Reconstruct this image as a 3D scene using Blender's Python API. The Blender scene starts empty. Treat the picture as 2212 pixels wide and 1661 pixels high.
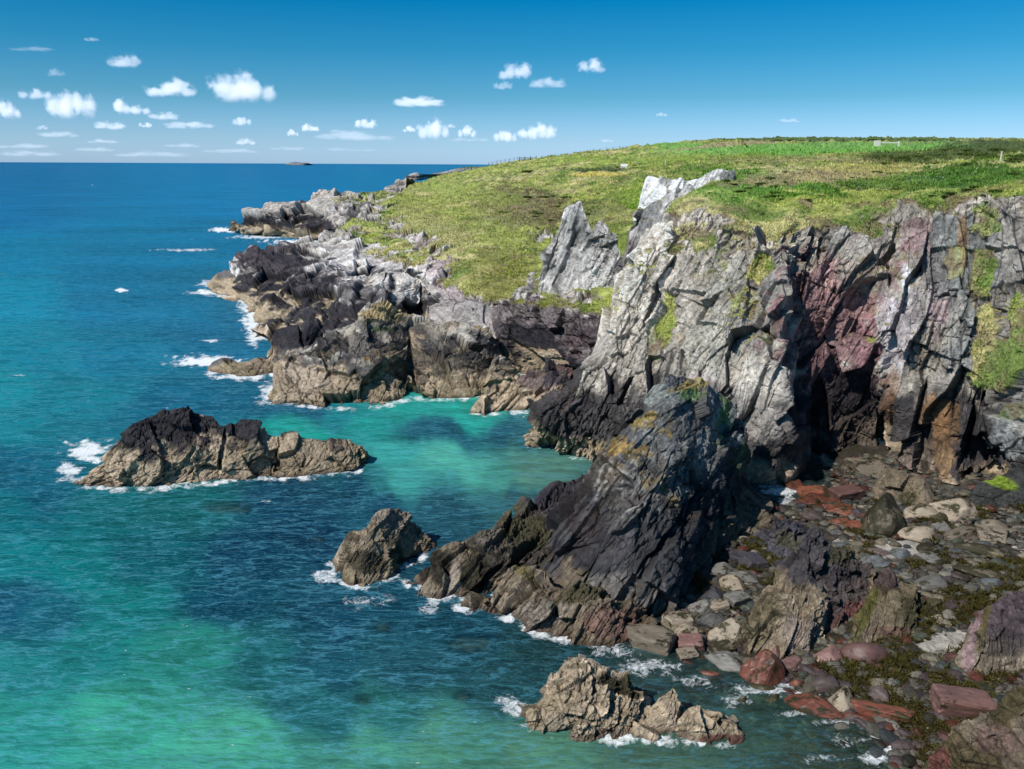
import bpy, math, random
import numpy as np
from mathutils import Matrix, Vector
rng = np.random.default_rng(7)
random.seed(7)
SC = bpy.context.scene
COL = SC.collection
# ------------------------------------------------------------------ camera
H = 30.0
FPX = 1736.0
CX, CY = 1106.0, 830.5
PITCH = math.radians(15.31)
ROLL = 0.0048
Fv = np.array([0, math.cos(PITCH), -math.sin(PITCH)])
R0 = np.array([1.0, 0, 0]); U0 = np.array([0, math.sin(PITCH), math.cos(PITCH)])
Rv = R0*math.cos(ROLL) + U0*math.sin(ROLL)
Uv = -R0*math.sin(ROLL) + U0*math.cos(ROLL)
CAM = np.array([0, 0, H])
def ray(px, py):
    return Fv*FPX + Rv*(px-CX) + Uv*(CY-py)
def D(px, py, Y):
    d = ray(px, py); return CAM + d*(Y/d[1])
def Z(px, py, z):
    d = ray(px, py); return CAM + d*((z-H)/d[2])
def B(px, Y, z):                       # point seen in column px at depth Y, height z
    py = 700.0
    for _ in range(30):
        d = ray(px, py); zz = H + d[2]*Y/d[1]
        py += (zz-z)/Y*FPX
    return D(px, py, Y)
def proj(P):
    q = P - CAM; w = q@Fv; w = np.where(w < 1, 1, w)
    return CX + FPX*(q@Rv)/w, CY - FPX*(q@Uv)/w
cam = bpy.data.cameras.new("camera"); co = bpy.data.objects.new("camera", cam); COL.objects.link(co)
cam.sensor_width = 36; cam.lens = FPX/2212*36; cam.clip_end = 200000; cam.clip_start = 0.5
M = Matrix.Identity(4)
for i in range(3):
    M[i][0] = Rv[i]; M[i][1] = Uv[i]; M[i][2] = -Fv[i]; M[i][3] = CAM[i]
co.matrix_world = M
SC.camera = co
# ------------------------------------------------------------------ noise
TAB = rng.random(65536).astype(np.float32)
from concurrent.futures import ThreadPoolExecutor
POOL = ThreadPoolExecutor(4)
K1, K2, K3, KM = np.int32(73856093), np.int32(19349663), np.int32(83492791), np.int32(1274126177)
def fin(h):
    h = (h ^ (h >> 13))*KM
    return TAB[(h ^ (h >> 16)) & 0xffff]
def hsh(i, j, k, s=0):
    with np.errstate(over='ignore'):
        return fin((i.astype(np.int32)*K1) ^ (j.astype(np.int32)*K2) ^ (k.astype(np.int32)*K3) ^ np.int32(s*26544+977))
def chunked(fn, P, *a):
    if len(P) < 40000: return fn(P, *a)
    r = list(POOL.map(lambda q: fn(q, *a), np.array_split(P, 8)))
    return tuple(np.concatenate(x) for x in zip(*r)) if isinstance(r[0], tuple) else np.concatenate(r)
def vn1(P, s=0):
    with np.errstate(over='ignore'):
        P = P.astype(np.float32); f = np.floor(P); t = P-f; i = f.astype(np.int32)
        t = t*t*(3-2*t); s0 = np.int32(s*26544+977)
        xa = i[:, 0]*K1 ^ s0; xb = (i[:, 0]+1)*K1 ^ s0; ya = i[:, 1]*K2; yb = (i[:, 1]+1)*K2; za = i[:, 2]*K3; zb = (i[:, 2]+1)*K3
        tx, ty, tz = t[:, 0], t[:, 1], t[:, 2]
        def L(z):
            p = ya ^ z; q = yb ^ z
            a = fin(xa ^ p); b = fin(xb ^ p); c = fin(xa ^ q); d = fin(xb ^ q)
            a = a+(b-a)*tx; c = c+(d-c)*tx
            return a+(c-a)*ty
        a = L(za); b = L(zb)
        return (a+(b-a)*tz)*2-1
def vn(P, s=0): return chunked(vn1, P, s)
def cells1(Q, s):
    """irregular cells: offset with a tilted plane per cell, distance to the border, cell value"""
    Q = Q.astype(np.float32); f0 = np.floor(Q-.5).astype(np.int32)
    b1 = np.full(len(Q), 9, np.float32); b2 = b1.copy(); off = np.zeros(len(Q), np.float32); ov = off.copy()
    for k in range(8):
        i = f0[:, 0]+(k & 1); j = f0[:, 1]+((k >> 1) & 1); l = f0[:, 2]+(k >> 2)
        d0 = Q[:, 0]-(i+.5+(hsh(i, j, l, s)-.5)*.9); d1 = Q[:, 1]-(j+.5+(hsh(i, j, l, s+1)-.5)*.9); d2 = Q[:, 2]-(l+.5+(hsh(i, j, l, s+2)-.5)*.9)
        dd = d0*d0+d1*d1+d2*d2
        o = hsh(i, j, l, s+3)*2-1; t1 = hsh(i, j, l, s+4)*2-1; t2 = hsh(i, j, l, s+5)*2-1; t3 = hsh(i, j, l, s+6)*2-1
        v = o*.8+2.0*(t1*d0+t2*d1*1.1+t3*d2)
        m = dd < b1; b2 = np.where(m, b1, np.minimum(b2, dd)); b1 = np.where(m, dd, b1); off = np.where(m, v, off); ov = np.where(m, o, ov)
    return off, (np.sqrt(b2)-np.sqrt(b1))*.6, ov
def cells(P, F, size, s, warp=.25):
    m = min(size); W = np.stack([fbm(P, m*3, 1, s+1), fbm(P, m*3, 1, s+2), fbm(P, m*3, 1, s+3)], 1)*m*warp
    return chunked(cells1, ((P+W)@F)/np.array(size), s)
RT = np.array([[.8, .6, 0], [-.48, .64, .6], [.36, -.48, .8]])
def fbm(P, sc, o=4, s=0, g=.5):
    Q = P/sc; r = 0; a = 1; n = 0
    for k in range(o):
        r = r + a*vn(Q, s+k*17); n += a; a *= g; Q = (Q@RT)*2.03+11.3
    return r/n*1.6
def ss(a, b, x):
    t = np.clip((x-a)/(b-a), 0, 1); return t*t*(3-2*t)
def frame(line, n):
    line = np.array(line, float); line /= np.linalg.norm(line)
    n = np.array(n, float); n -= line*(n@line); n /= np.linalg.norm(n)
    return np.stack([n, line, np.cross(n, line)], 1)
def blocks(P, F, size, s=0, warp=.35):
    m = min(size)
    W = np.stack([fbm(P, m*2.6, 2, s+1), fbm(P, m*2.6, 2, s+2), fbm(P, m*2.6, 2, s+3)], 1)*m*warp
    Q = (P+W)@F
    a = Q[:, 0]/size[0]; ia = np.floor(a).astype(np.int64); fa = a-ia
    b = Q[:, 1]/size[1]+hsh(ia, ia*0, ia*0, s)*5; ib = np.floor(b).astype(np.int64); fb = b-ib
    c = Q[:, 2]/size[2]+hsh(ia, ib, ia*0, s+1)*5; ic = np.floor(c).astype(np.int64); fc = c-ic
    o = hsh(ia, ib, ic, s+2)*2-1
    t1 = hsh(ia, ib, ic, s+3)*2-1; t2 = hsh(ia, ib, ic, s+4)*2-1; t3 = hsh(ia, ib, ic, s+5)*2-1
    off = o + (fa-.5)*t1 + (fb-.5)*t2*1.3 + (fc-.5)*t3
    e = np.minimum(np.minimum(np.minimum(fa, 1-fa)*size[0], np.minimum(fb, 1-fb)*size[1]), np.minimum(fc, 1-fc)*size[2])/m
    return off, e, o
# ------------------------------------------------------------------ mesh helpers
def mesh_obj(name, V, Fc, mat, cols=None, smooth=False, parent=None, extra=None):
    me = bpy.data.meshes.new(name)
    V = np.asarray(V, np.float32); Fc = np.asarray(Fc, np.int32); k = Fc.shape[1]
    me.vertices.add(len(V)); me.vertices.foreach_set('co', V.ravel())
    me.loops.add(Fc.size); me.loops.foreach_set('vertex_index', Fc.ravel())
    me.polygons.add(len(Fc)); me.polygons.foreach_set('loop_start', np.arange(0, Fc.size, k, dtype=np.int32))
    me.polygons.foreach_set('use_smooth', np.full(len(Fc), smooth))
    if cols is not None:
        at = me.color_attributes.new('Col', 'FLOAT_COLOR', 'POINT')
        c = np.ones((len(V), 4), np.float32); c[:, :cols.shape[1]] = cols; at.data.foreach_set('color', c.ravel())
    for n, a in (extra or {}).items():
        at = me.attributes.new(n, 'FLOAT', 'POINT'); at.data.foreach_set('value', np.asarray(a, np.float32))
    me.update(calc_edges=True)
    me.materials.append(mat)
    o = bpy.data.objects.new(name, me); COL.objects.link(o)
    if parent: o.parent = parent
    return o
def tag(o, label=None, cat=None, group=None, kind=None):
    if label: o['label'] = label
    if cat: o['category'] = cat
    if group: o['group'] = group
    if kind: o['kind'] = kind
    return o
def gridfaces(nu, nv):
    i = np.arange(nu-1)[:, None]*nv + np.arange(nv-1)[None]
    return np.stack([i, i+nv, i+nv+1, i+1], -1).reshape(-1, 4)
# ------------------------------------------------------------------ materials
def nt(name):
    m = bpy.data.materials.new(name); m.use_nodes = True; t = m.node_tree; t.nodes.clear(); return m, t
def N(t, typ, **kw):
    n = t.nodes.new(typ)
    for k, v in kw.items():
        if k.startswith('i_'):
            n.inputs[k[2:].replace('_', ' ')].default_value = v
        else: setattr(n, k, v)
    return n
def rock_material(name, rough=.85, spec=.25, bump=.35, scale=1.0, bd=.12):
    m, t = nt(name); L = t.links.new
    out = N(t, 'ShaderNodeOutputMaterial'); p = N(t, 'ShaderNodeBsdfPrincipled'); p.inputs['Roughness'].default_value = rough
    p.inputs['Specular IOR Level'].default_value = spec
    a = N(t, 'ShaderNodeAttribute', attribute_name='Col')
    tc = N(t, 'ShaderNodeTexCoord')
    n1 = N(t, 'ShaderNodeTexNoise', i_Scale=2.6*scale, i_Detail=9.0, i_Roughness=.68)
    n2 = N(t, 'ShaderNodeTexNoise', i_Scale=11*scale, i_Detail=6.0, i_Roughness=.75)
    v = N(t, 'ShaderNodeTexVoronoi', i_Scale=1.7*scale, feature='DISTANCE_TO_EDGE')
    for n in (n1, n2): L(tc.outputs['Object'], n.inputs['Vector'])
    wn = N(t, 'ShaderNodeTexNoise', i_Scale=1.2*scale, i_Detail=3.0); L(tc.outputs['Object'], wn.inputs['Vector'])
    wm = N(t, 'ShaderNodeVectorMath', operation='MULTIPLY_ADD'); L(wn.outputs['Color'], wm.inputs[0]); wm.inputs[1].default_value = (.9,)*3; L(tc.outputs['Object'], wm.inputs[2])
    L(wm.outputs[0], v.inputs['Vector'])
    mr = N(t, 'ShaderNodeMapRange'); L(n1.outputs['Fac'], mr.inputs[0]); mr.inputs[1].default_value = .32; mr.inputs[2].default_value = .68; mr.inputs[3].default_value = .55; mr.inputs[4].default_value = 1.45
    mr2 = N(t, 'ShaderNodeMapRange'); L(n2.outputs['Fac'], mr2.inputs[0]); mr2.inputs[1].default_value = .35; mr2.inputs[2].default_value = .65; mr2.inputs[3].default_value = .78; mr2.inputs[4].default_value = 1.22
    mr3 = N(t, 'ShaderNodeMapRange'); L(v.outputs['Distance'], mr3.inputs[0]); mr3.inputs[1].default_value = 0; mr3.inputs[2].default_value = .025; mr3.inputs[3].default_value = .72; mr3.inputs[4].default_value = 1
    m1 = N(t, 'ShaderNodeMath', operation='MULTIPLY'); L(mr.outputs[0], m1.inputs[0]); L(mr2.outputs[0], m1.inputs[1])
    m2 = N(t, 'ShaderNodeMath', operation='MULTIPLY'); L(m1.outputs[0], m2.inputs[0]); L(mr3.outputs[0], m2.inputs[1])
    m2b = N(t, 'ShaderNodeMath', operation='MULTIPLY'); L(m2.outputs[0], m2b.inputs[0]); m2b.inputs[1].default_value = .84; m2 = m2b
    vm = N(t, 'ShaderNodeVectorMath', operation='SCALE'); L(a.outputs['Color'], vm.inputs[0]); L(m2.outputs[0], vm.inputs['Scale'])
    L(vm.outputs[0], p.inputs['Base Color'])
    ad = N(t, 'ShaderNodeMath', operation='MULTIPLY_ADD'); L(n2.outputs['Fac'], ad.inputs[0]); ad.inputs[1].default_value = .35; L(n1.outputs['Fac'], ad.inputs[2])
    ad2 = N(t, 'ShaderNodeMath', operation='MULTIPLY_ADD'); L(mr3.outputs[0], ad2.inputs[0]); ad2.inputs[1].default_value = .25; L(ad.outputs[0], ad2.inputs[2])
    b = N(t, 'ShaderNodeBump', i_Strength=bump, i_Distance=bd*4); L(ad2.outputs[0], b.inputs['Height']); L(b.outputs[0], p.inputs['Normal'])
    L(p.outputs[0], out.inputs[0])
    return m
MROCK = rock_material('weathered_rock', bump=.8, bd=.075)
MFAR = rock_material('distant_rock', bump=.7, scale=.4, bd=.3)
#MGRASS = rock_material('heath_turf', rough=.95, spec=.1, bump=.5, scale=.8)
def leaf_material(name):
    m, t = nt(name); L = t.links.new
    out = N(t, 'ShaderNodeOutputMaterial'); d = N(t, 'ShaderNodeBsdfDiffuse'); tr = N(t, 'ShaderNodeBsdfTranslucent')
    a = N(t, 'ShaderNodeAttribute', attribute_name='Col'); mx = N(t, 'ShaderNodeMixShader', i_Fac=.25)
    L(a.outputs['Color'], d.inputs[0]); L(a.outputs['Color'], tr.inputs[0]); L(d.outputs[0], mx.inputs[1]); L(tr.outputs[0], mx.inputs[2]); L(mx.outputs[0], out.inputs[0])
    return m
MLEAF = leaf_material('leaf_blades')
# palette (albedo)
TAN = np.array([.62, .49, .35]); TAN2 = np.array([.36, .28, .185]); BLK = np.array([.020, .018, .025]); BLK2 = np.array([.036, .032, .038])
GRY = np.array([.32, .30, .27]); LGT = np.array([.72, .67, .61]); DGR = np.array([.055, .055, .06]); ORG = np.array([.34, .19, .035])
PUR = np.array([.16, .085, .095]); RED = np.array([.20, .045, .025]); WEED = np.array([.035, .03, .012]); MOSS = np.array([.10, .13, .02]); OCH = np.array([.20, .16, .045])
G1 = np.array([.35, .39, .10]); G2 = np.array([.12, .20, .04]); G3 = np.array([.56, .48, .24]); G4 = np.array([.16, .12, .07])
def mixc(c, d, w): return c*(1-w[:, None]) + d*w[:, None]
def ell(px, py, t, nz, rag=.35):
    x0, y0, rx, ry, ang = t[:5]
    c, s = math.cos(math.radians(ang)), math.sin(math.radians(ang))
    dx = px-x0; dy = py-y0
    u = (dx*c - dy*s)/rx; v = (dx*s + dy*c)/ry
    return ss(1.15, .75, np.sqrt(u*u+v*v)+nz*rag)
SEAK = 1.0
def rock_colour(P, px, py, Nn, off, e, o, opt):
    n1 = fbm(P, 5, 4, 31); n2 = fbm(P, 1.3, 4, 47); n3 = fbm(P, .35, 3, 53)
    z = P[:, 2]
    F = opt['F']
    Q = (P@F)*np.array([1, .38, .5]); ns = fbm(Q, .6, 4, 71)   # streaks along the beds
    g = opt.get('grey', GRY); l = opt.get('light', LGT)
    c = mixc(np.broadcast_to(g, P.shape), l, np.clip(.45+.55*n1*.8+.35*ns+opt.get('lb', 0), 0, 1)*opt.get('lw', .8))
    c = c*(1+.25*ns+.18*o+.2*n3)[:, None]
    if 'purple' in opt: c = mixc(c, PUR, ss(-.1, .5, fbm(P, 6, 3, 83)+opt['purple'])*.7)
    lich = ss(.35, .8, fbm(P, 2.2, 4, 91)+.4*n3)*ss(.1, .6, Nn[:, 2])*opt.get('lichen', .5)
    c = mixc(c, ORG, lich)
    for t in opt.get('tints', ()):
        c = mixc(c, np.asarray(t[5])*(1+.4*ns+.35*n3+.2*o)[:, None], ell(px, py, t, n2*.7+ns*.5+n3*.3, t[7] if len(t) > 7 else .35)*t[6])
    t1, t2 = opt.get('zones', (2.6, 7.0))
    zz = z + (n1*1.5+opt['q']*1.15)*opt.get('zn', 1) + n2*.7 + ns*.5
    bl = BLK*(1-ss(-.2, .7, n2+ns)[:, None]) + BLK2*ss(-.2, .7, n2+ns)[:, None]
    c = mixc(c, bl, ss(t2+.9, t2-.9, zz)*opt.get('bs', .97))
    tn = mixc(np.broadcast_to(TAN, P.shape), TAN2, np.clip(.5+.6*n1+.5*ns, 0, 1))*(1+.25*n3+.2*ns)[:, None]
    tn = mixc(tn, opt.get('tanmix', OCH), ss(.0, .7, fbm(P, 3, 3, 13))*.4)
    tn = tn*opt.get('tk', 1)
    c = mixc(c, tn, ss(t1+.5, t1-.5, zz)*opt.get('ts', 1))
    if 'speck' in opt:
        c = mixc(c, np.array([.42, .42, .38])*(1+.3*n2)[:, None], ss(.28, .6, fbm(P, .22, 3, 107)+.5*n2)*ss(5, 8, z+n1)*opt['speck'])
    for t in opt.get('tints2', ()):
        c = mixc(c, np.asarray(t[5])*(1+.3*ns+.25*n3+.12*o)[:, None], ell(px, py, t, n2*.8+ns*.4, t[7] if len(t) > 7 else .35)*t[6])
    w = opt.get('weed', 0)
    if w: c = mixc(c, WEED*(1+.8*n3)[:, None], ss(.15, .5, fbm(P, 2.5, 4, 101)+.3*n3+w-.5)*ss(3.2, 1.5, z)*.95)
    c = mixc(c, np.array([.05, .022, .015]), ss(.5, 0, z+.3*n2)*.6)
    c = c*(.6+.4*ss(0, .06, e))[:, None]
    c = c*(1-.5*ss(.02, .35, opt['cav'])+.18*ss(.0, .3, -opt['cav']))[:, None]*(1+.16*opt['q'])[:, None]  # hollows darkened, knobs lightened: occlusion-like shade painted in with the weathering
    return np.clip(c, .004, .85)
GPATCH = []
def grass_colour(P, px, py, opt):
    n1 = fbm(P, 16, 4, 131); n2 = fbm(P, 3, 4, 137); n3 = fbm(P, .7, 3, 139)
    c = mixc(np.broadcast_to(G1, P.shape), G3, ss(-.1, .7, n1+.5*n2)*.75)
    c = mixc(c, G2, ss(.0, .45, fbm(P, 5, 4, 141)+.5*n3)*.85)
    c = mixc(c, np.array([.22, .16, .10]), ss(.25, .6, fbm(P, 2.2, 4, 143)+.3*n3)*.75)
    for t in GPATCH:
        c = mixc(c, np.asarray(t[5]), ell(px, py, t, n2*.8+n3*.3, t[7] if len(t) > 7 else .4)*t[6])
    return np.clip(c*(1.06+.26*n2+.22*n3)[:, None], .01, .7)
def catmull(A, t, axis):
    A = np.moveaxis(A, axis, 0); n = len(A)
    i = np.clip(np.floor(t).astype(int), 0, n-2); f = (t-i)
    sh = (slice(None),)+(None,)*(A.ndim-1); f = f[sh]
    p0 = A[np.clip(i-1, 0, n-1)]; p1 = A[i]; p2 = A[i+1]; p3 = A[np.clip(i+2, 0, n-1)]
    cr = .5*((2*p1)+(-p0+p2)*f+(2*p0-5*p1+4*p2-p3)*f*f+(-p0+3*p1-3*p2+p3)*f**3)
    li = p1*(1-f)+p2*f
    return np.moveaxis(cr*.5+li*.5, 0, axis)
def smooth_field(A, n):
    for _ in range(n):
        B_ = A.copy(); B_[1:-1] = (A[:-2]+2*A[1:-1]+A[2:])/4; A = B_.copy()
        A[:, 1:-1] = (B_[:, :-2]+2*B_[:, 1:-1]+B_[:, 2:])/4
    return A
STORE = {}
def sheet(name, cols, opt, spacing=1.7, mat=None, grass_row=None):
    C = np.array(cols, float)                     # (nc, nk, 3)
    nc, nk = C.shape[:2]
    X, Y = proj(C.reshape(-1, 3)); X = X.reshape(nc, nk); Y = Y.reshape(nc, nk)
    def par(lens, mx, wt=None):
        lens = np.maximum(lens, 4)*(1 if wt is None else wt); cum = np.concatenate([[0], np.cumsum(lens)]); n = int(min(max(cum[-1]/spacing, 8), mx))
        return np.interp(np.linspace(0, cum[-1], n), cum, np.arange(len(cum)))
    lu = np.hypot(np.diff(X, axis=0), np.diff(Y, axis=0)); lv = np.hypot(np.diff(X, axis=1), np.diff(Y, axis=1))
    u = par(np.percentile(lu, 75, axis=1), 1300, opt.get('uw')); v = par(np.percentile(lv, 75, axis=0), 900, opt.get('vw'))
    S = catmull(catmull(C, u, 0), v, 1)           # (nu, nv, 3)
    nu, nv = len(u), len(v)
    S = smooth_field(S, opt.get('smooth', 3))
    def normals(S):
        a = np.gradient(S, axis=0); b = np.gradient(S, axis=1); n = np.cross(a, b)
        n /= np.linalg.norm(n, axis=2, keepdims=True)+1e-9; return n
    n0 = smooth_field(normals(S), 12)
    P = S.reshape(-1, 3); n0 = n0.reshape(-1, 3); n0 /= np.linalg.norm(n0, axis=1, keepdims=True)+1e-9
    flip = opt.get('flip')
    if flip is None: flip = np.sum(n0*(CAM-P)) < 0
    if flip: n0 = -n0
    px, py = proj(P)
    VV = np.broadcast_to(v[None], (nu, nv)).ravel()
    G = np.zeros(len(P))
    nz = fbm(P, 4, 4, 201); nzf = fbm(P, 1.0, 3, 207)
    if grass_row is not None:
        G = ss(grass_row-.18, grass_row+.18, VV+nz*opt.get('grag', .22)+nzf*.12)
    for t in opt.get('feat', ()):
        w = ell(px, py, (t[0], t[1], t[2], t[3], t[4]), nz, t[6] if len(t) > 6 else .15)
        hd = P-CAM; hd[:, 2] = 0; hd /= np.linalg.norm(hd, axis=1, keepdims=True)
        P = P + hd*(w*t[5])[:, None]
    F = opt['F']; A = opt.get('amp', 1.0); sz = np.array(opt.get('size', (1.6, 6, 3.5)))
    rr_ = np.linalg.norm(P-CAM, axis=1); kk = np.minimum((110/rr_)**.55, 1)
    P0 = P; P = CAM+(P-CAM)*kk[:, None]
    def field(P, F):
        o0, e0, q0 = blocks(P, F, sz*2.9, 300, .45)
        oc, ec, qc = cells(P, F, sz*np.array([1.9, 1.5, 1.9]), 305, .08)
        o1, e1, q1 = blocks(P, F, sz*1.05, 310, .22)
        o2, e2, q2 = cells(P, F, sz*.62, 320, .1)
        o3, e3, q3 = cells(P, F, sz*np.array([.22, .17, .22]), 330, 0)
        return np.stack([o0, e0, q0, oc, ec, qc, o1, e1, q1, o2, e2, q2, o3], 1)
    if 'F2' in opt:
        mk = px+nz*30 > opt['fx']; R_ = np.zeros((len(P), 13), np.float32); R_[~mk] = field(P[~mk], F); R_[mk] = field(P[mk], opt['F2'])
    else: R_ = field(P, F)
    o0, e0, q0, oc, ec, qc, o1, e1, q1, o2, e2, q2, o3 = R_.T
    m = sz.min()
    fr = ss(-.35, .45, fbm(P, m*5, 3, 346)); fr = .35+.65*fr          # smooth slabs against shattered zones
    d = A*m*(.46*o0+.50*oc+fr*(.17*o1+.20*o2)+(.3+.7*fr)*.075*o3) + A*.08*fbm(P, m*3, 3, 340)
    d -= A*m*.16*fr*(ss(.08, 0, e1)+.5*ss(.08, 0, e2))
    P = P0; d = d/kk; gz = np.abs(np.sum(n0*(P-CAM), 1))/np.linalg.norm(P-CAM, axis=1)
    db = A*m*(.46*o0+.50*oc+.10*o1)/kk
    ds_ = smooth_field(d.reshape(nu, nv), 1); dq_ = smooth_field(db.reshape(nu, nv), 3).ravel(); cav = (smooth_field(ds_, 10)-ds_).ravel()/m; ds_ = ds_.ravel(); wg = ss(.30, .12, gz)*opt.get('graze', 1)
    d = np.where(kk < .93, ds_, d)*(1-wg)+dq_*wg
    for t in opt.get('grass', ()):
        g = ell(px, py, t, nz*.9+nzf*.7+.9*q0*(1-.5*fr), .8); G = np.maximum(G, g*t[5]) if t[5] > 0 else G*(1+g*t[5])
    gd = .5*fbm(P, 3, 4, 350)+.22*fbm(P, .7, 3, 351)+opt.get('gup', .2)
    far = np.clip(P[:, 1]/200, .8, 3)
    d = d*(1-G)+gd*far*G*opt.get('gamp', 1)
    edge = opt.get('fade')
    P = P + n0*d[:, None]
    P2 = P.reshape(nu, nv, 3); nn = normals(P2).reshape(-1, 3)
    if flip: nn = -nn
    opt2 = dict(opt)
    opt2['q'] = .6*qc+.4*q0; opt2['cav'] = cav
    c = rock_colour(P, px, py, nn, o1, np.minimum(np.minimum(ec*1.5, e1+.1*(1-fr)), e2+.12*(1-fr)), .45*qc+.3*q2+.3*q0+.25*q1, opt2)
    gs = opt.get('ledge_grass', 0)
    if gs:
        lg = ss(.45, .8, nn[:, 2])*ss(opt.get('lgz', 9), opt.get('lgz', 9)+4, P[:, 2]+2*nz)*ss(-.1, .5, nz+nzf*.6+gs-.5)
        G = np.maximum(G, lg)
    if G.max() > 0:
        c = mixc(c, grass_colour(P, px, py, opt), ss(.25, .75, G))
        c = mixc(c, np.array([.24, .18, .12]), ss(0, .5, G)*ss(1, .5, G)*ss(-.2, .3, nzf)*.8)
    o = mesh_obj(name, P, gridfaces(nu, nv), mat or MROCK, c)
    STORE[name] = dict(P=P2, N=nn.reshape(nu, nv, 3), G=G.reshape(nu, nv), C=c.reshape(nu, nv, 3))
    return o
def mound(name, cols, opt, back=3.0, spacing=1.7, mat=None, zb=-2.0, ends=1.0, **kw):
    cc = []
    for col in cols:
        pts = [np.asarray(p, float) for p in col]
        hd = pts[-1]-CAM; hd[2] = 0; hd /= np.linalg.norm(hd)
        b = back
        R = pts[-1]; f = pts[0].copy(); f[2] = min(zb, f[2]-.5); f -= hd*.5
        base = pts[0][2]
        q = [f]+pts+[R+hd*b*.45+np.array([0, 0, -.25*(R[2]-zb)]), np.array([*(R+hd*b)[:2], zb])]
        cc.append(q)
    cc = np.array(cc)
    def endc(c, c2):
        dv = c[:, :2].mean(0)-c2[:, :2].mean(0); dv = dv/(np.linalg.norm(dv)+1e-6)*ends
        e = c.copy(); m = c[:, :2].mean(0); e[:, :2] = m+(c[:, :2]-m)*.4+dv; e[:, 2] = zb; return e
    cc = np.concatenate([[endc(cc[0], cc[1])], cc, [endc(cc[-1], cc[-2])]])
    nk = cc.shape[1]; opt = dict(opt, vw=np.array([.5]+[1]*(nk-4)+[.35, .2]))
    return sheet(name, cc, opt, spacing*1.12, mat, **kw)
F_BUT = frame((.42, .25, .9), (.9, -.35, -.4))      # beds rising to the right, main buttress
F_VER = frame((.12, .1, 1), (1, -.2, -.1))
F_FLAT = frame((1, .3, -.18), (.1, -.3, 1))
F_WHALE = frame((1, -.1, -.25), (.2, -.55, .8))
F_ISL = frame((.75, .2, .35), (-.35, -.6, .75))
F_STK = frame((.62, .25, .8), (.75, -.35, -.55))
F_SLAB = frame((.5, .1, .75), (.75, .35, -.5))
#@@SCENE
# ------------------------------------------------------------------ grass patches (V picture px are only used to look up places on the ground)
GPATCH += [
 (1800, 322, 420, 13, 1, (.20, .40, .085), .97, .12), (1560, 324, 200, 9, -4, (.19, .38, .085), .9, .15),
 (1560, 316, 130, 4, 6, (0.39, 0.3, 0.18), .8, .15), (1780, 303, 330, 4, 0, (0.075, 0.135, 0.03), .8, .3),
 (1290, 379, 62, 5, 0, (0.54, 0.45, 0.12), .95, .12), (1290, 369, 70, 5, 0, (0.06, 0.112, 0.03), .85, .4),
 (1420, 345, 300, 12, 0, (0.225, 0.33, 0.045), .5, .6), (1130, 450, 130, 45, -10, (0.165, 0.128, 0.075), .8, .5), (1290, 470, 80, 40, 0, (0.21, 0.18, 0.09), .4, .5),
 (1640, 395, 160, 26, -8, (0.09, 0.225, 0.03), .75, .6), (1600, 425, 120, 18, 0, (0.105, 0.255, 0.03), .7, .5), (1760, 385, 190, 16, 4, (0.405, 0.315, 0.18), .7, .6),
 (1950, 345, 110, 16, 0, (0.0825, 0.112, 0.033), .9, .4), (2120, 325, 130, 22, 4, (0.075, 0.105, 0.03), .9, .4), (1880, 365, 140, 12, 0, (0.42, 0.375, 0.12), .5, .5),
 (2100, 385, 150, 24, 0, (0.0525, 0.15, 0.0225), .8, .5), (1950, 400, 140, 14, 0, (0.075, 0.165, 0.03), .7, .6), (1700, 350, 200, 8, 0, (0.3, 0.255, 0.135), .5, .5),
 (1080, 600, 90, 60, 0, (0.27, 0.255, 0.075), .6, .6), (1140, 640, 120, 40, 0, (0.3, 0.285, 0.09), .5, .6), (1000, 470, 180, 60, -15, (0.33, 0.345, 0.105), .5, .6), (930, 500, 90, 45, -20, (0.375, 0.345, 0.15), .6, .6),
 (1400, 430, 60, 40, 0, (0.225, 0.36, 0.045), .6, .5), (1000, 415, 150, 18, -10, (0.3, 0.36, 0.09), .6, .5), (1340, 540, 50, 60, 0, (0.195, 0.255, 0.045), .6, .5),
]
# ------------------------------------------------------------------ S2: headland with the long grass slope (left)
hs = []
def colm(*pts): hs.append([p for p in pts])
colm(B(520, 235, -2), B(560, 240, -1), B(600, 250, 2), B(700, 262, 5), B(780, 315, 8), B(860, 380, 12), B(930, 470, 14), B(1000, 560, 12), B(1030, 620, 6))
colm(Z(445, 630, -.6), D(505, 606, 193), D(540, 552, 200), D(650, 532, 222), D(765, 476, 262), D(835, 438, 310), D(885, 404, 370), D(945, 386, 450), D(960, 396, 520))
colm(Z(500, 655, -.6), D(540, 628, 178), D(580, 590, 186), D(700, 560, 200), D(800, 505, 236), D(875, 452, 280), D(930, 425, 330), D(1010, 371, 450), D(1020, 385, 520))
colm(Z(560, 690, -.6), D(585, 655, 162), D(625, 612, 170), D(750, 580, 182), D(860, 535, 205), D(920, 470, 250), D(1000, 420, 310), D(1090, 354, 450), D(1100, 370, 520))
colm(Z(548, 725, -.6), D(625, 692, 148), D(680, 652, 154), D(800, 590, 168), D(900, 548, 186), D(980, 475, 230), D(1080, 415, 300), D(1170, 342, 450), D(1180, 360, 520))
colm(Z(600, 755, -.6), D(700, 715, 138), D(770, 672, 144), D(860, 600, 155), D(950, 556, 172), D(1050, 480, 215), D(1160, 405, 290), D(1290, 327, 450), D(1300, 345, 520))
colm(Z(680, 780, -.6), D(780, 730, 131), D(830, 700, 136), D(880, 620, 152), D(990, 572, 158), D(1110, 490, 200), D(1240, 400, 275), D(1400, 315, 450), D(1400, 335, 520))
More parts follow.
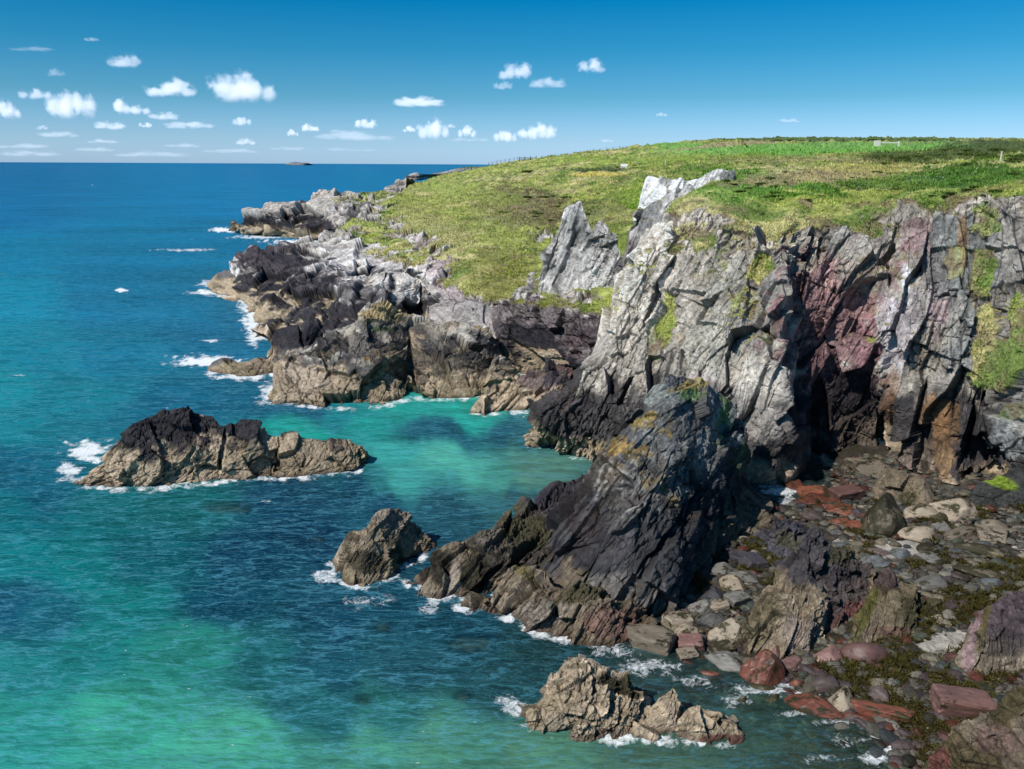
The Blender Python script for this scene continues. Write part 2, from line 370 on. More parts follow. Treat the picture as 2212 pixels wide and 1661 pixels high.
colm(Z(760, 800, -.6), D(850, 740, 132), D(900, 705, 146), D(910, 645, 152), D(1015, 600, 145), D(1140, 520, 180), D(1300, 400, 260), D(1500, 306, 450), D(1500, 325, 520))
colm(Z(900, 800, -.6), D(960, 730, 126), D(985, 700, 130), D(1000, 650, 136), D(1040, 632, 136), D(1160, 560, 165), D(1340, 410, 240), D(1600, 301, 455), D(1600, 322, 525))
colm(Z(1050, 800, -.6), D(1090, 740, 118), D(1095, 700, 122), D(1100, 668, 126), D(1110, 645, 128), D(1200, 575, 150), D(1370, 430, 215), D(1680, 300, 455), D(1680, 322, 525))
colm(Z(1200, 820, -.6), D(1230, 780, 108), D(1220, 730, 111), D(1190, 685, 115), D(1185, 658, 118), D(1260, 600, 135), D(1400, 460, 185), D(1760, 299, 455), D(1760, 322, 525))
colm(Z(1270, 850, -.6), D(1290, 800, 103), D(1290, 740, 106), D(1290, 695, 110), D(1290, 662, 113), D(1340, 600, 124), D(1450, 480, 165), D(1840, 300, 455), D(1840, 322, 525))
colm(Z(1400, 850, -.6), D(1400, 800, 103), D(1390, 750, 106), D(1380, 700, 110), D(1380, 665, 113), D(1420, 600, 120), D(1510, 480, 150), D(1920, 300, 455), D(1920, 322, 525))
S2 = sheet('grassy_headland', hs, dict(F=F_WHALE, vw=np.array([1.5, 2.6, 2.6, 2.2, 1, 1, 1, .4]), graze=.5, size=(1.1, 3.6, 2.1), amp=1.5, zones=(2.8, 6.0), zn=1.3, lb=.2, lw=1.0, lichen=.25, purple=-.35, grag=.32, gup=.15, smooth=4,
    light=(.72, .67, .62), grey=(.30, .28, .26),
    feat=[(885, 650, 52, 62, 20, 9, .2), (810, 447, 60, 14, 20, 8, .2), (640, 520, 30, 12, 0, 0)],
    tints=[(1140, 700, 160, 60, 0, (0.105, 0.075, 0.0825), .8), (800, 560, 130, 40, 15, (0.75, 0.705, 0.69), .5), (980, 600, 60, 50, -40, (0.45, 0.36, 0.375), .7), (600, 570, 90, 35, 0, (0.045, 0.036, 0.045), .97),
           (650, 625, 110, 35, 10, (0.0375, 0.033, 0.042), .9), (790, 645, 70, 30, 0, (0.0525, 0.048, 0.06), .8), (1260, 740, 60, 60, 0, (0.075, 0.0525, 0.06), .8)],
    grass=[(1170, 505, 40, 10, 0, -1), (900, 520, 70, 22, -30, -.7), (800, 455, 40, 20, 20, -.8), (1290, 655, 60, 30, 0, .5), (1150, 610, 18, 20, 0, -1), (1230, 590, 20, 10, 10, -.8), (1235, 640, 50, 16, 5, -.95), (1150, 642, 26, 18, 0, -.9)],
    ), grass_row=3.75)
tag(S2, kind='structure')
# ------------------------------------------------------------------ S3: far point beyond the inlet
f3 = []
for c in ([Z(490, 497, -.5), D(500, 494, 360), D(520, 490, 362), D(540, 487, 370), D(560, 480, 380)],
          [Z(520, 508, -.5), D(540, 495, 350), D(562, 478, 356), D(575, 468, 366), D(600, 452, 380)],
          [Z(600, 512, -.5), D(610, 497, 342), D(620, 480, 350), D(640, 462, 358), D(650, 458, 375)],
          [Z(640, 522, -.5), D(650, 503, 330), D(660, 480, 342), D(690, 440, 355), D(690, 436, 375)],
          [Z(700, 524, -.5), D(710, 505, 322), D(720, 475, 336), D(740, 430, 350), D(735, 428, 380)],
          [Z(760, 520, -.5), D(765, 503, 318), D(780, 475, 334), D(800, 440, 350), D(800, 420, 400)],
          [Z(830, 520, -.5), D(840, 500, 318), D(850, 470, 334), D(860, 440, 350), D(880, 404, 420)]):
    f3.append(c + [c[-1]+np.array([30, 70, 2.0]), c[-1]+np.array([60, 160, -20.0])])
S3 = sheet('rocky_point', f3, dict(F=F_WHALE, size=(1.8, 5, 3), amp=1.5, vw=np.array([2, 2.5, 2.5, 2.5, 1, .5]), graze=.5, zones=(3.6, 8.0), lb=.15, lw=.9, lichen=.4, zn=1.2,
    light=(.6, .54, .49), grass=[(830, 432, 70, 14, 0, 1), (800, 422, 60, 10, 0, 1)], tints=[(790, 480, 40, 30, 0, (0.075, 0.0675, 0.075), .8)]), mat=MFAR, grass_row=4.6)
tag(S3, kind='structure')
fh = []
for x, y, h in ((875, 391, 388), (900, 390, 378), (925, 386, 377), (950, 385, 373), (980, 384, 365), (1010, 383, 361), (1060, 382, 361), (1130, 382, 363)):
    b = Z(x, y, -1); t = D(x+2, h, b[1]*1.04); fh.append([b, b*.5+t*.5+np.array([0, -8, 0]), t, t+np.array([20, 300, -2.]), t+np.array([20, 600, -25.])])
o = sheet('distant_headland', fh, dict(F=F_WHALE, size=(12, 40, 20), amp=.12, zones=(4, 9), lb=.1, grass=[(1010, 362, 60, 5, 0, .9)], smooth=1), mat=MFAR, spacing=1.2, grass_row=2.6)
tag(o, kind='structure')
# tiny island on the horizon
ic = []
for x, h in ((620, 351.5), (630, 347), (638, 345.8), (645, 348), (655, 347.6), (662, 351)):
    Y = 15000; t = D(x, h, Y); t = np.array([t[0], Y, 30+(353.4-h)*6]); b = np.array([t[0], Y-250, -5.]); ic.append([b, b*.6+t*.4, t, t+np.array([0, 300, -20.]), np.array([t[0], Y+600, -5.])])
o = sheet('far_island', ic, dict(F=F_FLAT, size=(30, 90, 60), amp=.1, zones=(0, 0), grey=np.array([.22, .25, .29]), light=np.array([.3, .33, .36]), smooth=0, flip=False), mat=MFAR, spacing=.5)
tag(o, 'small hazy blue island alone on the sea horizon', 'island')
# ------------------------------------------------------------------ S1: main cliff and the plateau above it
ms = []
def colm(*pts): ms.append([p for p in pts])
# rows: base, 3 m, low, mid, high, edge, heath front, heath, heath back, field foot, skyline, beyond
def top(*a): return [D(x, y, Y) for x, y, Y in a]
ms.append([B(1290, 108, -1), B(1300, 108, 4), B(1340, 112, 9), B(1370, 112, 14), B(1420, 114, 20), B(1480, 116, 24)]+top((1490, 428, 120), (1500, 400, 150), (1560, 350, 230), (1620, 325, 320), (1600, 303, 447), (1600, 330, 520)))
ms.append([Z(1140, 960, -.6), D(1158, 892, 83.5), D(1285, 778, 86), D(1333, 672, 89), D(1388, 552, 92), D(1458, 440, 97)]+top((1520, 412, 106), (1560, 385, 130), (1620, 345, 215), (1660, 325, 300), (1660, 301, 447), (1660, 330, 520)))
ms.append([Z(1210, 980, -.6), D(1225, 915, 80.5), D(1340, 790, 83), D(1385, 690, 86), D(1430, 560, 89), D(1490, 450, 92)]+top((1550, 408, 104), (1600, 380, 128), (1690, 345, 215), (1740, 325, 300), (1740, 299, 447), (1740, 330, 520)))
ms.append([Z(1300, 998, -.6), D(1310, 925, 79), D(1410, 800, 81), D(1440, 695, 84), D(1480, 575, 87), D(1530, 462, 90)]+top((1600, 408, 103), (1660, 380, 127), (1750, 345, 215), (1820, 325, 300), (1820, 299, 447), (1820, 330, 520)))
ms.append([Z(1450, 1025, -.6), D(1450, 950, 75.5), D(1500, 820, 77.5), D(1535, 705, 80), D(1570, 590, 83), D(1600, 480, 87)]+top((1650, 412, 101), (1720, 380, 126), (1820, 345, 215), (1880, 325, 300), (1880, 299, 447), (1880, 330, 520)))
ms.append([Z(1610, 1046, -.6), D(1605, 970, 73), D(1600, 850, 75), D(1625, 735, 77.5), D(1640, 620, 80.5), D(1650, 497, 85)]+top((1700, 420, 99), (1780, 383, 125), (1880, 345, 215), (1940, 325, 300), (1940, 299, 447), (1940, 330, 520)))
ms.append([Z(1700, 1058, -.6), D(1705, 965, 71.5), D(1692, 850, 73), D(1688, 720, 75.5), D(1690, 600, 79), D(1690, 492, 84)]+top((1740, 425, 97), (1830, 386, 124), (1930, 347, 215), (2000, 326, 300), (2000, 299, 447), (2000, 330, 520)))
ms.append([B(1745, 80.5, -.6), B(1738, 82, 3), D(1725, 850, 82), D(1720, 720, 82.5), D(1720, 600, 84), D(1735, 490, 86.5)]+top((1780, 430, 96), (1870, 390, 123), (1980, 350, 215), (2060, 326, 300), (2060, 300, 447), (2060, 330, 520)))
ms.append([B(1820, 81.5, .4), D(1818, 960, 82.5), D(1820, 850, 82), D(1810, 720, 81), D(1810, 600, 82), D(1830, 478, 86.5)]+top((1850, 436, 96), (1930, 395, 121), (2040, 350, 205), (2110, 328, 300), (2110, 300, 447), (2110, 330, 520)))
ms.append([B(1895, 79.5, 1.2), D(1895, 950, 80.5), D(1893, 850, 80), D(1890, 735, 79), D(1885, 610, 80.5), D(1900, 460, 86)]+top((1920, 430, 94), (1990, 395, 118), (2100, 350, 195), (2170, 328, 300), (2170, 300, 447), (2170, 330, 520)))
ms.append([B(1950, 75, 1.2), D(1950, 955, 75.8), D(1948, 850, 76.2), D(1950, 740, 76.8), D(1950, 620, 78.5), D(1960, 440, 85)]+top((1980, 418, 92), (2060, 390, 115), (2160, 345, 185), (2230, 325, 300), (2230, 301, 447), (2230, 330, 520)))
ms.append([B(2010, 72.5, 1.2), D(2010, 965, 73.3), D(2010, 850, 74.2), D(2010, 740, 75.5), D(2012, 620, 77.5), D(2020, 432, 84)]+top((2040, 412, 91), (2120, 388, 112), (2220, 345, 180), (2290, 325, 300), (2290, 301, 447), (2290, 330, 520)))
ms.append([B(2075, 70, 1.3), D(2075, 980, 71), D(2080, 860, 72.2), D(2075, 740, 73.5), D(2075, 620, 75.5), D(2080, 430, 82)]+top((2100, 408, 89), (2180, 380, 110), (2280, 345, 180), (2350, 325, 300), (2350, 301, 447), (2350, 330, 520)))
ms.append([B(2150, 69, 1.6), D(2150, 980, 70), D(2140, 860, 71), D(2130, 740, 73), D(2135, 620, 74.5), D(2150, 428, 80)]+top((2170, 400, 88), (2250, 375, 110), (2350, 345, 180), (2430, 325, 300), (2430, 301, 447), (2430, 330, 520)))
ms.append([B(2240, 64, 1.9), D(2230, 980, 64.8), D(2225, 860, 66.5), D(2220, 740, 69), D(2220, 620, 72), D(2230, 415, 78)]+top((2260, 395, 86), (2350, 370, 110), (2450, 345, 180), (2550, 325, 300), (2550, 301, 447), (2550, 330, 520)))
ms.append([B(2420, 60, 2.2), D(2400, 980, 61), D(2400, 860, 63), D(2400, 740, 66), D(2400, 620, 69), D(2410, 400, 76)]+top((2450, 385, 86), (2550, 365, 110), (2650, 345, 180), (2750, 325, 300), (2750, 301, 447), (2750, 330, 520)))
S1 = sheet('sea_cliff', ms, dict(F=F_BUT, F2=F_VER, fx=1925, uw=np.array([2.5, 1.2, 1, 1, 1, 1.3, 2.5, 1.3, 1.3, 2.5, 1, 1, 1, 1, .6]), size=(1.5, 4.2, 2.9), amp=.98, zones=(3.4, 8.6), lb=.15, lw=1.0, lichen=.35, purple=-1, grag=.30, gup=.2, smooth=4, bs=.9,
    light=np.array([.55, .495, .425]), grey=np.array([.25, .23, .195]), ledge_grass=.42, lgz=12,
    feat=[(1905, 940, 13, 75, -4, 4.5, .12), (1880, 640, 60, 40, 30, 1.5), (1560, 960, 60, 60, 0, 0), (2120, 1010, 42, 80, -10, 3, .15), (2095, 930, 10, 90, -15, 2.5, .1), (1760, 930, 30, 120, 0, 1.5),
          (1350, 560, 20, 60, -25, 1.0), (1640, 640, 26, 100, -10, 1.0, .2), (1985, 930, 8, 110, -6, 1.5, .1), (1435, 640, 12, 90, -25, 1.6, .2), (1550, 900, 10, 80, -30, 1.2, .15)],
    tints=[(1400, 590, 75, 210, -27, (.74, .67, .585), .8), (1470, 480, 70, 50, -20, (.74, .67, .585), .75), (1560, 700, 70, 180, -25, (0.45, 0.435, 0.375), .7), (1640, 660, 60, 120, -15, (0.195, 0.188, 0.18), .7),
           (1640, 870, 70, 110, -20, (0.6, 0.555, 0.495), .7), (1500, 850, 40, 60, -30, (0.54, 0.45, 0.45), .5),
           (1825, 640, 140, 120, 10, (.36, .21, .205), .85, .8), (1800, 740, 120, 110, 0, (.31, .185, .185), .8, .8), (1770, 850, 60, 130, 0, (0.15, 0.0825, 0.09), .85), (1860, 830, 50, 90, 0, (0.165, 0.105, 0.105), .85),
           (1850, 520, 80, 60, 0, (0.3, 0.285, 0.255), .8), (1870, 600, 60, 40, -15, (0.285, 0.27, 0.225), .7), (1890, 730, 45, 60, 0, (0.33, 0.18, 0.195), .8),
           (1930, 720, 40, 90, 4, (0.54, 0.495, 0.51), .9), (1900, 720, 12, 70, 5, (0.675, 0.63, 0.6), .5), (1970, 690, 30, 80, 0, (0.33, 0.3, 0.3), .8), (1990, 520, 40, 60, 0, (0.285, 0.165, 0.18), .7), (1960, 620, 12, 40, 5, (0.85, 0.84, 0.84), .8),
           (2030, 660, 30, 60, 0, (0.42, 0.3, 0.33), .7), (2080, 560, 80, 110, 0, (0.18, 0.195, 0.195), .8), (2000, 600, 40, 80, 0, (0.24, 0.225, 0.225), .5), (2100, 740, 60, 100, 0, (0.375, 0.375, 0.36), .8), (2080, 520, 10, 60, 0, (0.45, 0.24, 0.06), .5),
           (2170, 560, 50, 120, 0, (0.24, 0.232, 0.225), .6), (2190, 860, 30, 130, -8, (.42, .42, .41), .6, .8), (2050, 870, 60, 80, 0, (0.33, 0.3, 0.27), .7)],
    tints2=[(1430, 920, 200, 18, -4, (0.54, 0.465, 0.375), .0), (1620, 900, 80, 50, -20, (0.51, 0.465, 0.42), .7), (1200, 850, 90, 22, -30, (0.15, 0.12, 0.128), .3), (1760, 1010, 60, 40, 0, (0.135, 0.0525, 0.045), .8), (1775, 960, 75, 110, 0, (.04, .032, .036), .85), (1860, 960, 40, 80, 0, (.05, .036, .038), .8),  # near-black ellipses in the recess paint its shadow into the rock colour
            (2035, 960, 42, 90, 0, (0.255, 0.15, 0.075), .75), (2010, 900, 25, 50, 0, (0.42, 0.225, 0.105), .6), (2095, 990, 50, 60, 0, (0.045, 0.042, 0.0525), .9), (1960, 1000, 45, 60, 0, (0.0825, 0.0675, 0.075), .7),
            (2190, 930, 24, 60, -8, (.36, .37, .37), .7, .8), (1940, 1025, 50, 25, 0, (0.33, 0.24, 0.21), .6), (1930, 850, 14, 60, 0, (0.27, 0.15, 0.09), .6), (2145, 1060, 50, 20, 0, (0.045, 0.0525, 0.0225), .9)],
    grass=[(1640, 590, 28, 45, 0, .85), (1530, 530, 24, 30, 0, .7), (1450, 540, 26, 30, -20, .8), (1445, 680, 12, 50, -10, .75), (1600, 500, 40, 24, 0, .6), (1750, 480, 80, 20, 0, .7), (1480, 500, 30, 16, -20, .6), (1880, 500, 30, 22, 0, .7),
           (2120, 600, 16, 60, -6, .7), (2128, 700, 20, 50, 0, .7), (2155, 775, 34, 40, -10, .8), (2195, 720, 16, 50, 0, .7), (2130, 480, 30, 30, 0, .6), (2060, 560, 16, 30, 0, .5), (2190, 890, 20, 20, 0, .5), (1990, 760, 14, 20, 0, .3), (1560, 560, 14, 30, 0, .5), (1420, 740, 12, 30, -20, .5)],
    ), spacing=1.55, grass_row=4.95)
tag(S1, kind='structure')
# ------------------------------------------------------------------ shore bed heights, looked up by place
BX = [700, 900, 1100, 1300, 1500, 1700, 1850, 2000, 2200, 2400, 2700]; BY = [960, 1000, 1040, 1100, 1200, 1300, 1400, 1500, 1600, 1700, 1900]
BZ = np.array([
 [-6, -5, -3, -2.5, -2, -1.2, .9, 1.2, 1.8, 2.5, 3], [-6, -5, -3, -2.5, -2, -1.0, .5, 1.1, 1.7, 2.4, 3], [-6, -5, -3, -2.2, -1.6, -.6, .35, .9, 1.6, 2.3, 3],
 [-6, -5, -2.5, -1.5, -.6, .0, .45, 1.0, 1.6, 2.3, 3], [-6, -4, -2, -.5, .3, .5, .85, 1.2, 1.8, 2.5, 3], [-6, -4, -2, -.6, .3, .5, .8, 1.1, 1.7, 2.3, 3],
 [-6, -4, -1.8, -.9, -.25, .12, .35, .8, 1.4, 2.0, 3], [-6, -5, -2.5, -1.4, -.7, -.22, .08, .45, 1.0, 1.6, 2.5], [-7, -5, -3, -2, -1.3, -.8, -.25, .15, .7, 1.2, 2],
 [-7, -6, -3.5, -2.5, -1.8, -1.2, -.6, .05, .5, 1, 1.6], [-7, -6, -4, -3, -2, -1.5, -1, -.2, .3, .8, 1.3]], float)
def bedz(px, py):
    px = np.clip(np.asarray(px, float), BX[0], BX[-1]-1e-3); py = np.clip(np.asarray(py, float), BY[0], BY[-1]-1e-3)
    fx = np.interp(px, BX, range(len(BX))); fy = np.interp(py, BY, range(len(BY)))
    i = np.floor(fx).astype(int); j = np.floor(fy).astype(int); u = fx-i; v = fy-j
    return (BZ[j, i]*(1-u)+BZ[j, i+1]*u)*(1-v)+(BZ[j+1, i]*(1-u)+BZ[j+1, i+1]*u)*v
def Zarr(px, py, z):
    d = Fv*FPX + Rv*(px-CX)[:, None] + Uv*(CY-py)[:, None]; return CAM + d*((z-H)/d[:, 2])[:, None]
def ZB(px, py): return Z(px, py, float(bedz(px, py)))
FOAM = []
# ------------------------------------------------------------------ rock pieces
def rock(name, cols, opt, z0=0.0, foam=.62, label=None, cat=None, kind=None, group=None, **kw):
    cc = []
    for c in cols:
        b = Z(c[0][0], c[0][1], z0); q = [b]
        for (x, y, dy) in c[1:]: q.append(D(x, y, b[1]+dy))
        cc.append(q)
    if foam and abs(z0) < .2:
        for a_, b_ in zip(cols[:-1], cols[1:]):
            n_ = max(int(abs(b_[0][0]-a_[0][0])/12), 1)
            for k_ in range(n_):
                x_ = a_[0][0]+(b_[0][0]-a_[0][0])*k_/n_; y_ = a_[0][1]+(b_[0][1]-a_[0][1])*k_/n_; sc_ = max((y_-355)/700, .25)
                FOAM.append((x_, y_+3*sc_, 16, (7+5*random.random())*sc_, foam+random.uniform(-.25, .45)))
    o = mound(name, cc, opt, **kw)
    return tag(o, label, cat, group, kind)
def crag(name, cols, opt, label, cat, **kw):
    cc = []
    for Y, pts in cols: cc.append([D(p[0], p[1], Y+(p[2] if len(p) > 2 else 0)) for p in pts])
    zb = min(c[0][2] for c in cc)-2
    return tag(mound(name, cc, opt, zb=zb, **kw), label, cat)
O = dict
tanopt = O(F=F_WHALE, tk=.9, size=(1.3, 4.5, 2.6), amp=1.1, bs=.8, zones=(3.2, 7.5), lb=.1, lichen=.9, smooth=2)
rock('whaleback_rock', [
 [(580, 858), (585, 835, 1.5), (592, 805, 4), (602, 782, 8)], [(640, 872), (645, 835, 2), (655, 785, 6), (672, 745, 11)], [(700, 880), (705, 838, 2.5), (720, 745, 8), (740, 700, 14)],
 [(760, 883), (765, 835, 3), (775, 735, 8), (788, 652, 15)], [(830, 875), (835, 830, 3), (838, 740, 8), (830, 645, 15)], [(880, 858), (880, 830, 2), (885, 735, 7), (882, 672, 13)],
 [(950, 862), (950, 825, 2), (945, 745, 7), (950, 688, 13)], [(1020, 855), (1020, 820, 2), (1020, 745, 7), (1030, 706, 12)], [(1085, 840), (1083, 815, 2), (1072, 775, 6), (1058, 745, 10)], [(1105, 828), (1100, 808, 2), (1096, 792, 4), (1088, 780, 6)]],
 O(tanopt, zones=(4.3, 6.1), zn=1.5, light=np.array([0.696, 0.623, 0.522]), tints=[(840, 670, 70, 22, 10, (0.551, 0.392, 0.145), .7), (930, 700, 90, 20, 12, (0.551, 0.478, 0.377), .8), (830, 705, 40, 6, 0, (0.116, 0.232, 0.0435), .8)],
   feat=[(885, 800, 7, 60, 0, 2.0, .1), (885, 720, 10, 40, -10, 1.2)],
   tints2=[(980, 775, 130, 38, 10, (.05, .045, .048), .7, .9), (760, 745, 90, 42, 0, (.05, .045, .05), .7, .9), (650, 830, 60, 40, 0, (0.435, 0.348, 0.275), .6)]), back=8,
 label='large dark rock with yellow lichen crest and tan base in front of the headland', cat='rock')
rock('whaleback_rock', [
 [(950, 797), (948, 735, 2), (944, 690, 4), (946, 656, 7)], [(1050, 800), (1050, 750, 2), (1045, 710, 5), (1060, 674, 10)], [(1120, 808), (1120, 765, 2), (1112, 728, 5), (1130, 692, 11)],
 [(1180, 812), (1180, 778, 2), (1172, 742, 5), (1180, 706, 10)], [(1215, 808), (1215, 788, 1.5), (1210, 768, 3), (1208, 742, 6)], [(1228, 803), (1228, 795, 1), (1227, 785, 2), (1222, 770, 4)]],
 O(tanopt, zones=(1.2, 4.7), size=(1.6, 8, 4), lichen=.1, amp=.5, light=np.array([0.493, 0.435, 0.42]), tints=[(1090, 705, 110, 25, 14, (0.435, 0.377, 0.362), .7)],
   tints2=[(1140, 765, 100, 26, 8, (0.0406, 0.0348, 0.0435), .9)]), back=7,
 spacing=1.1, label='smooth sloping rock slab with pale top and black side, left of the white cliff', cat='rock')
rock('shore_ledge', [
 [(465, 800), (470, 795, 1), (482, 787, 2)], [(520, 813), (525, 797, 1.5), (538, 777, 4)], [(580, 808), (580, 788, 2), (583, 752, 5)], [(608, 802), (612, 775, 2), (602, 714, 7)],
 [(655, 800), (655, 770, 2.5), (660, 710, 7)], [(690, 795), (688, 760, 3), (682, 722, 6)], [(715, 795), (712, 780, 2), (705, 765, 4)]],
 O(tanopt, zones=(2.3, 30), lichen=0, tints2=[(632, 735, 48, 38, 0, (0.0319, 0.029, 0.0377), .95)]), label='tan tidal ledge with a square black block on its seaward point', cat='rock')
rock('shore_ledge', [[(442, 629), (446, 622, 2), (452, 613, 5)], [(470, 634), (472, 624, 2), (480, 606, 6)], [(505, 640), (507, 622, 3), (512, 598, 8)], [(545, 650), (545, 625, 4), (548, 595, 10)]],
 O(tanopt, zones=(5, 12), lichen=0, size=(1.8, 6, 4)), label='low tan rock tongue under the black peaks of the headland', cat='rock')
rock('shore_ledge', [[(548, 730), (552, 722, 1), (560, 715, 3)], [(590, 722), (592, 712, 2), (600, 700, 5)], [(640, 735), (640, 712, 3), (650, 690, 8)], [(700, 745), (700, 715, 3), (710, 692, 9)], [(750, 750), (750, 725, 3), (755, 705, 7)]],
 O(tanopt, zones=(5, 12), lichen=0, size=(1.5, 6, 4)), label='tan flat ledge with surf beside it below the headland', cat='rock')
rock('boulder', [[(568, 866), (570, 862, .3), (575, 856, 1)], [(588, 869), (588, 860, .6), (590, 852, 1.5)], [(608, 868), (608, 863, .3), (605, 858, .8)]],
 O(tanopt, lichen=0, size=(.8, 2, 1.5)), back=1.5, ends=.4, label='small tan rock just off the corner of the lichen-topped rock', cat='rock')
rock('cove_rock', [
 [(1030, 890), (1035, 888, .4), (1042, 883, 1)], [(1065, 890), (1068, 868, 1.5), (1077, 845, 3)], [(1110, 889), (1112, 850, 2), (1120, 800, 6)], [(1160, 889), (1160, 845, 2), (1162, 792, 6)],
 [(1195, 886), (1195, 830, 2), (1186, 768, 6)], [(1222, 880), (1222, 845, 2), (1212, 803, 5)], [(1236, 872), (1236, 862, 1), (1234, 848, 2)]],
 O(F=F_STK, size=(1.2, 4, 2.2), amp=.9, zones=(3.0, 20), lichen=0, smooth=2, tints2=[(1150, 815, 50, 30, -20, (0.174, 0.123, 0.131), .8), (1190, 800, 26, 30, 0, (0.0653, 0.0551, 0.0653), .9)]),
 label='cracked tan rock with dark purple top at the head of the cove', cat='rock')
# cove floor
cf = [[B(x, y, z) for (y, z) in ((92, -.6), (97, .2), (104, .9), (114, 2.5))] for x in (1190, 1240, 1300, 1370)]
o = sheet('cove_shingle', cf, O(F=F_FLAT, size=(.5, .8, .7), amp=1.2, zones=(-9, -9), lichen=0, grey=np.array([0.087, 0.0653, 0.0653]), light=np.array([0.232, 0.131, 0.116]), lw=.5)); tag(o, kind='structure')
# crags on the slope
g_o = O(F=F_BUT, size=(1.2, 4.0, 2.4), amp=.65, zones=(-9, -9), lichen=.3, lb=.35, lw=1, light=np.array([0.652, 0.623, 0.594]), grey=np.array([0.189, 0.189, 0.189]), smooth=1, ledge_grass=.3)
crag('rock_crag', [(128, [(1166, 590), (1172, 568), (1182, 540)]), (127, [(1200, 605), (1203, 535, .5), (1220, 450, 2)]), (126, [(1240, 612), (1240, 525, .5), (1240, 436, 2)]), (125, [(1262, 630), (1262, 550, .5), (1258, 446, 2)]),
 (123, [(1277, 640), (1277, 570, .5), (1272, 492, 2)]), (121, [(1300, 655), (1300, 570, .5), (1294, 476, 2)]), (119, [(1330, 665), (1330, 580, .5), (1316, 500, 2)]), (117, [(1350, 672), (1350, 625, .5), (1345, 560, 2)])],
 O(g_o, tints=[(1245, 490, 30, 45, 0, (0.29, 0.29, 0.275), .8), (1300, 530, 30, 50, 10, (0.435, 0.406, 0.377), .6), (1340, 610, 25, 60, 0, (0.145, 0.123, 0.131), .8)]), 'twin-peaked grey rock crag standing out of the grass slope', 'crag', back=5)
crag('rock_crag', [(114, [(1340, 660), (1345, 570), (1352, 498, 2)]), (112, [(1372, 660), (1375, 540), (1376, 468, 2)]), (110, [(1400, 640), (1402, 510, .5), (1410, 437, 2)]), (108, [(1440, 600), (1445, 500), (1452, 425, 2)]), (106, [(1480, 560), (1482, 480), (1490, 415, 2)])],
 O(g_o, tints=[(1400, 470, 40, 40, 0, (0.275, 0.268, 0.261), .9), (1370, 560, 30, 60, 0, (0.189, 0.16, 0.145), .8)]), 'squat grey crag wedged behind the ridge of the white cliff', 'crag', back=5)
crag('rock_crag', [(120, [(1378, 448), (1384, 434), (1400, 386, 2)]), (118, [(1410, 455), (1418, 428), (1424, 380, 2)]), (116, [(1440, 450), (1447, 420), (1450, 392, 2)]), (115, [(1470, 445), (1478, 415), (1494, 382, 2)]),
 (114, [(1505, 432), (1515, 402), (1530, 368, 2)]), (113, [(1545, 415), (1550, 392), (1553, 360, 2)]), (113, [(1580, 405), (1583, 390), (1588, 374, 1.5)])],
 O(g_o, lb=.9, light=np.array([0.85, 0.85, 0.826]), size=(1.4, 5, 3), amp=.4, tints=[(1440, 392, 14, 12, 0, (0.174, 0.16, 0.145), .8), (1572, 380, 22, 14, 0, (0.145, 0.145, 0.131), .8)]), 'bright white rock slab at the cliff top edge', 'crag', back=3)
# islet
isl = O(F=F_ISL, tk=1.0, size=(.85, 2.4, 1.5), amp=.85, zones=(3.3, 30), lichen=0, smooth=2, zn=.75, tanmix=np.array([0.348, 0.246, 0.123]),
   feat=[(480, 980, 6, 50, -10, 1.2, .1), (600, 985, 5, 40, -20, .7), (400, 1000, 5, 40, -40, .5)])
rock('islet', [
 [(172, 1047), (178, 1041, .5), (188, 1030, 1.2)], [(215, 1052), (222, 1026, 1), (238, 990, 3)], [(280, 1054), (285, 985, 1.5), (290, 920, 4)], [(340, 1052), (340, 980, 1.5), (332, 897, 5)],
 [(400, 1047), (400, 975, 1.5), (395, 888, 5)], [(455, 1041), (455, 970, 1.5), (455, 896, 5)], [(482, 1038), (482, 965, 1), (484, 925, 3)], [(520, 1035), (520, 960, 1), (522, 903, 4)],
 [(560, 1032), (560, 965, 1), (560, 918, 3.5)], [(600, 1029), (600, 988, 1), (598, 950, 3)], [(640, 1027), (640, 980, 1), (640, 938, 3)], [(680, 1025), (680, 985, 1), (682, 945, 3)],
 [(730, 1020), (730, 992, .8), (728, 958, 2.5)], [(770, 1012), (770, 990, .6), (762, 962, 2)], [(797, 997), (798, 992, .3), (795, 980, 1)]], isl, back=5,
 label='long rocky islet with black top and tan sides surrounded by sea', cat='islet')
rock('sea_rock', [
 [(716, 1216), (722, 1202, .5), (732, 1185, 1)], [(745, 1258), (745, 1210, .7), (760, 1150, 2.2)], [(785, 1266), (785, 1200, 1), (795, 1138, 2.8)], [(808, 1260), (808, 1195, 1), (812, 1112, 3.6)], [(836, 1250), (836, 1180, 1.2), (840, 1100, 4)],
 [(865, 1226), (865, 1170, 1.2), (874, 1106, 3.6)], [(892, 1208), (892, 1165, 1), (896, 1122, 2.8)], [(912, 1197), (914, 1170, .7), (916, 1145, 1.8)], [(930, 1186), (930, 1178, .3), (928, 1168, .7)]],
 O(tk=.72, F=frame((.35, .15, 1), (1, -.3, -.3)), size=(.5, 2.0, 1.2), amp=.75, zones=(20, 20), lichen=0, smooth=1, weed=.35, tints2=[(790, 1215, 50, 26, -10, (0.0435, 0.0362, 0.0217), .85), (760, 1160, 22, 12, 0, (0.0435, 0.0362, 0.0217), .7), (845, 1120, 40, 20, 0, (0.29, 0.239, 0.203), .5)]), back=2.5,
 label='jagged brown sea rock with dark weed, between the islet and the big stack', cat='rock')
tri = O(F=frame((.75, -.3, .55), (-.4, -.3, .8)), size=(.55, 1.3, .9), amp=.9, zones=(20, 20), lichen=0, smooth=1, tanmix=np.array([0.464, 0.392, 0.319]), ts=1)
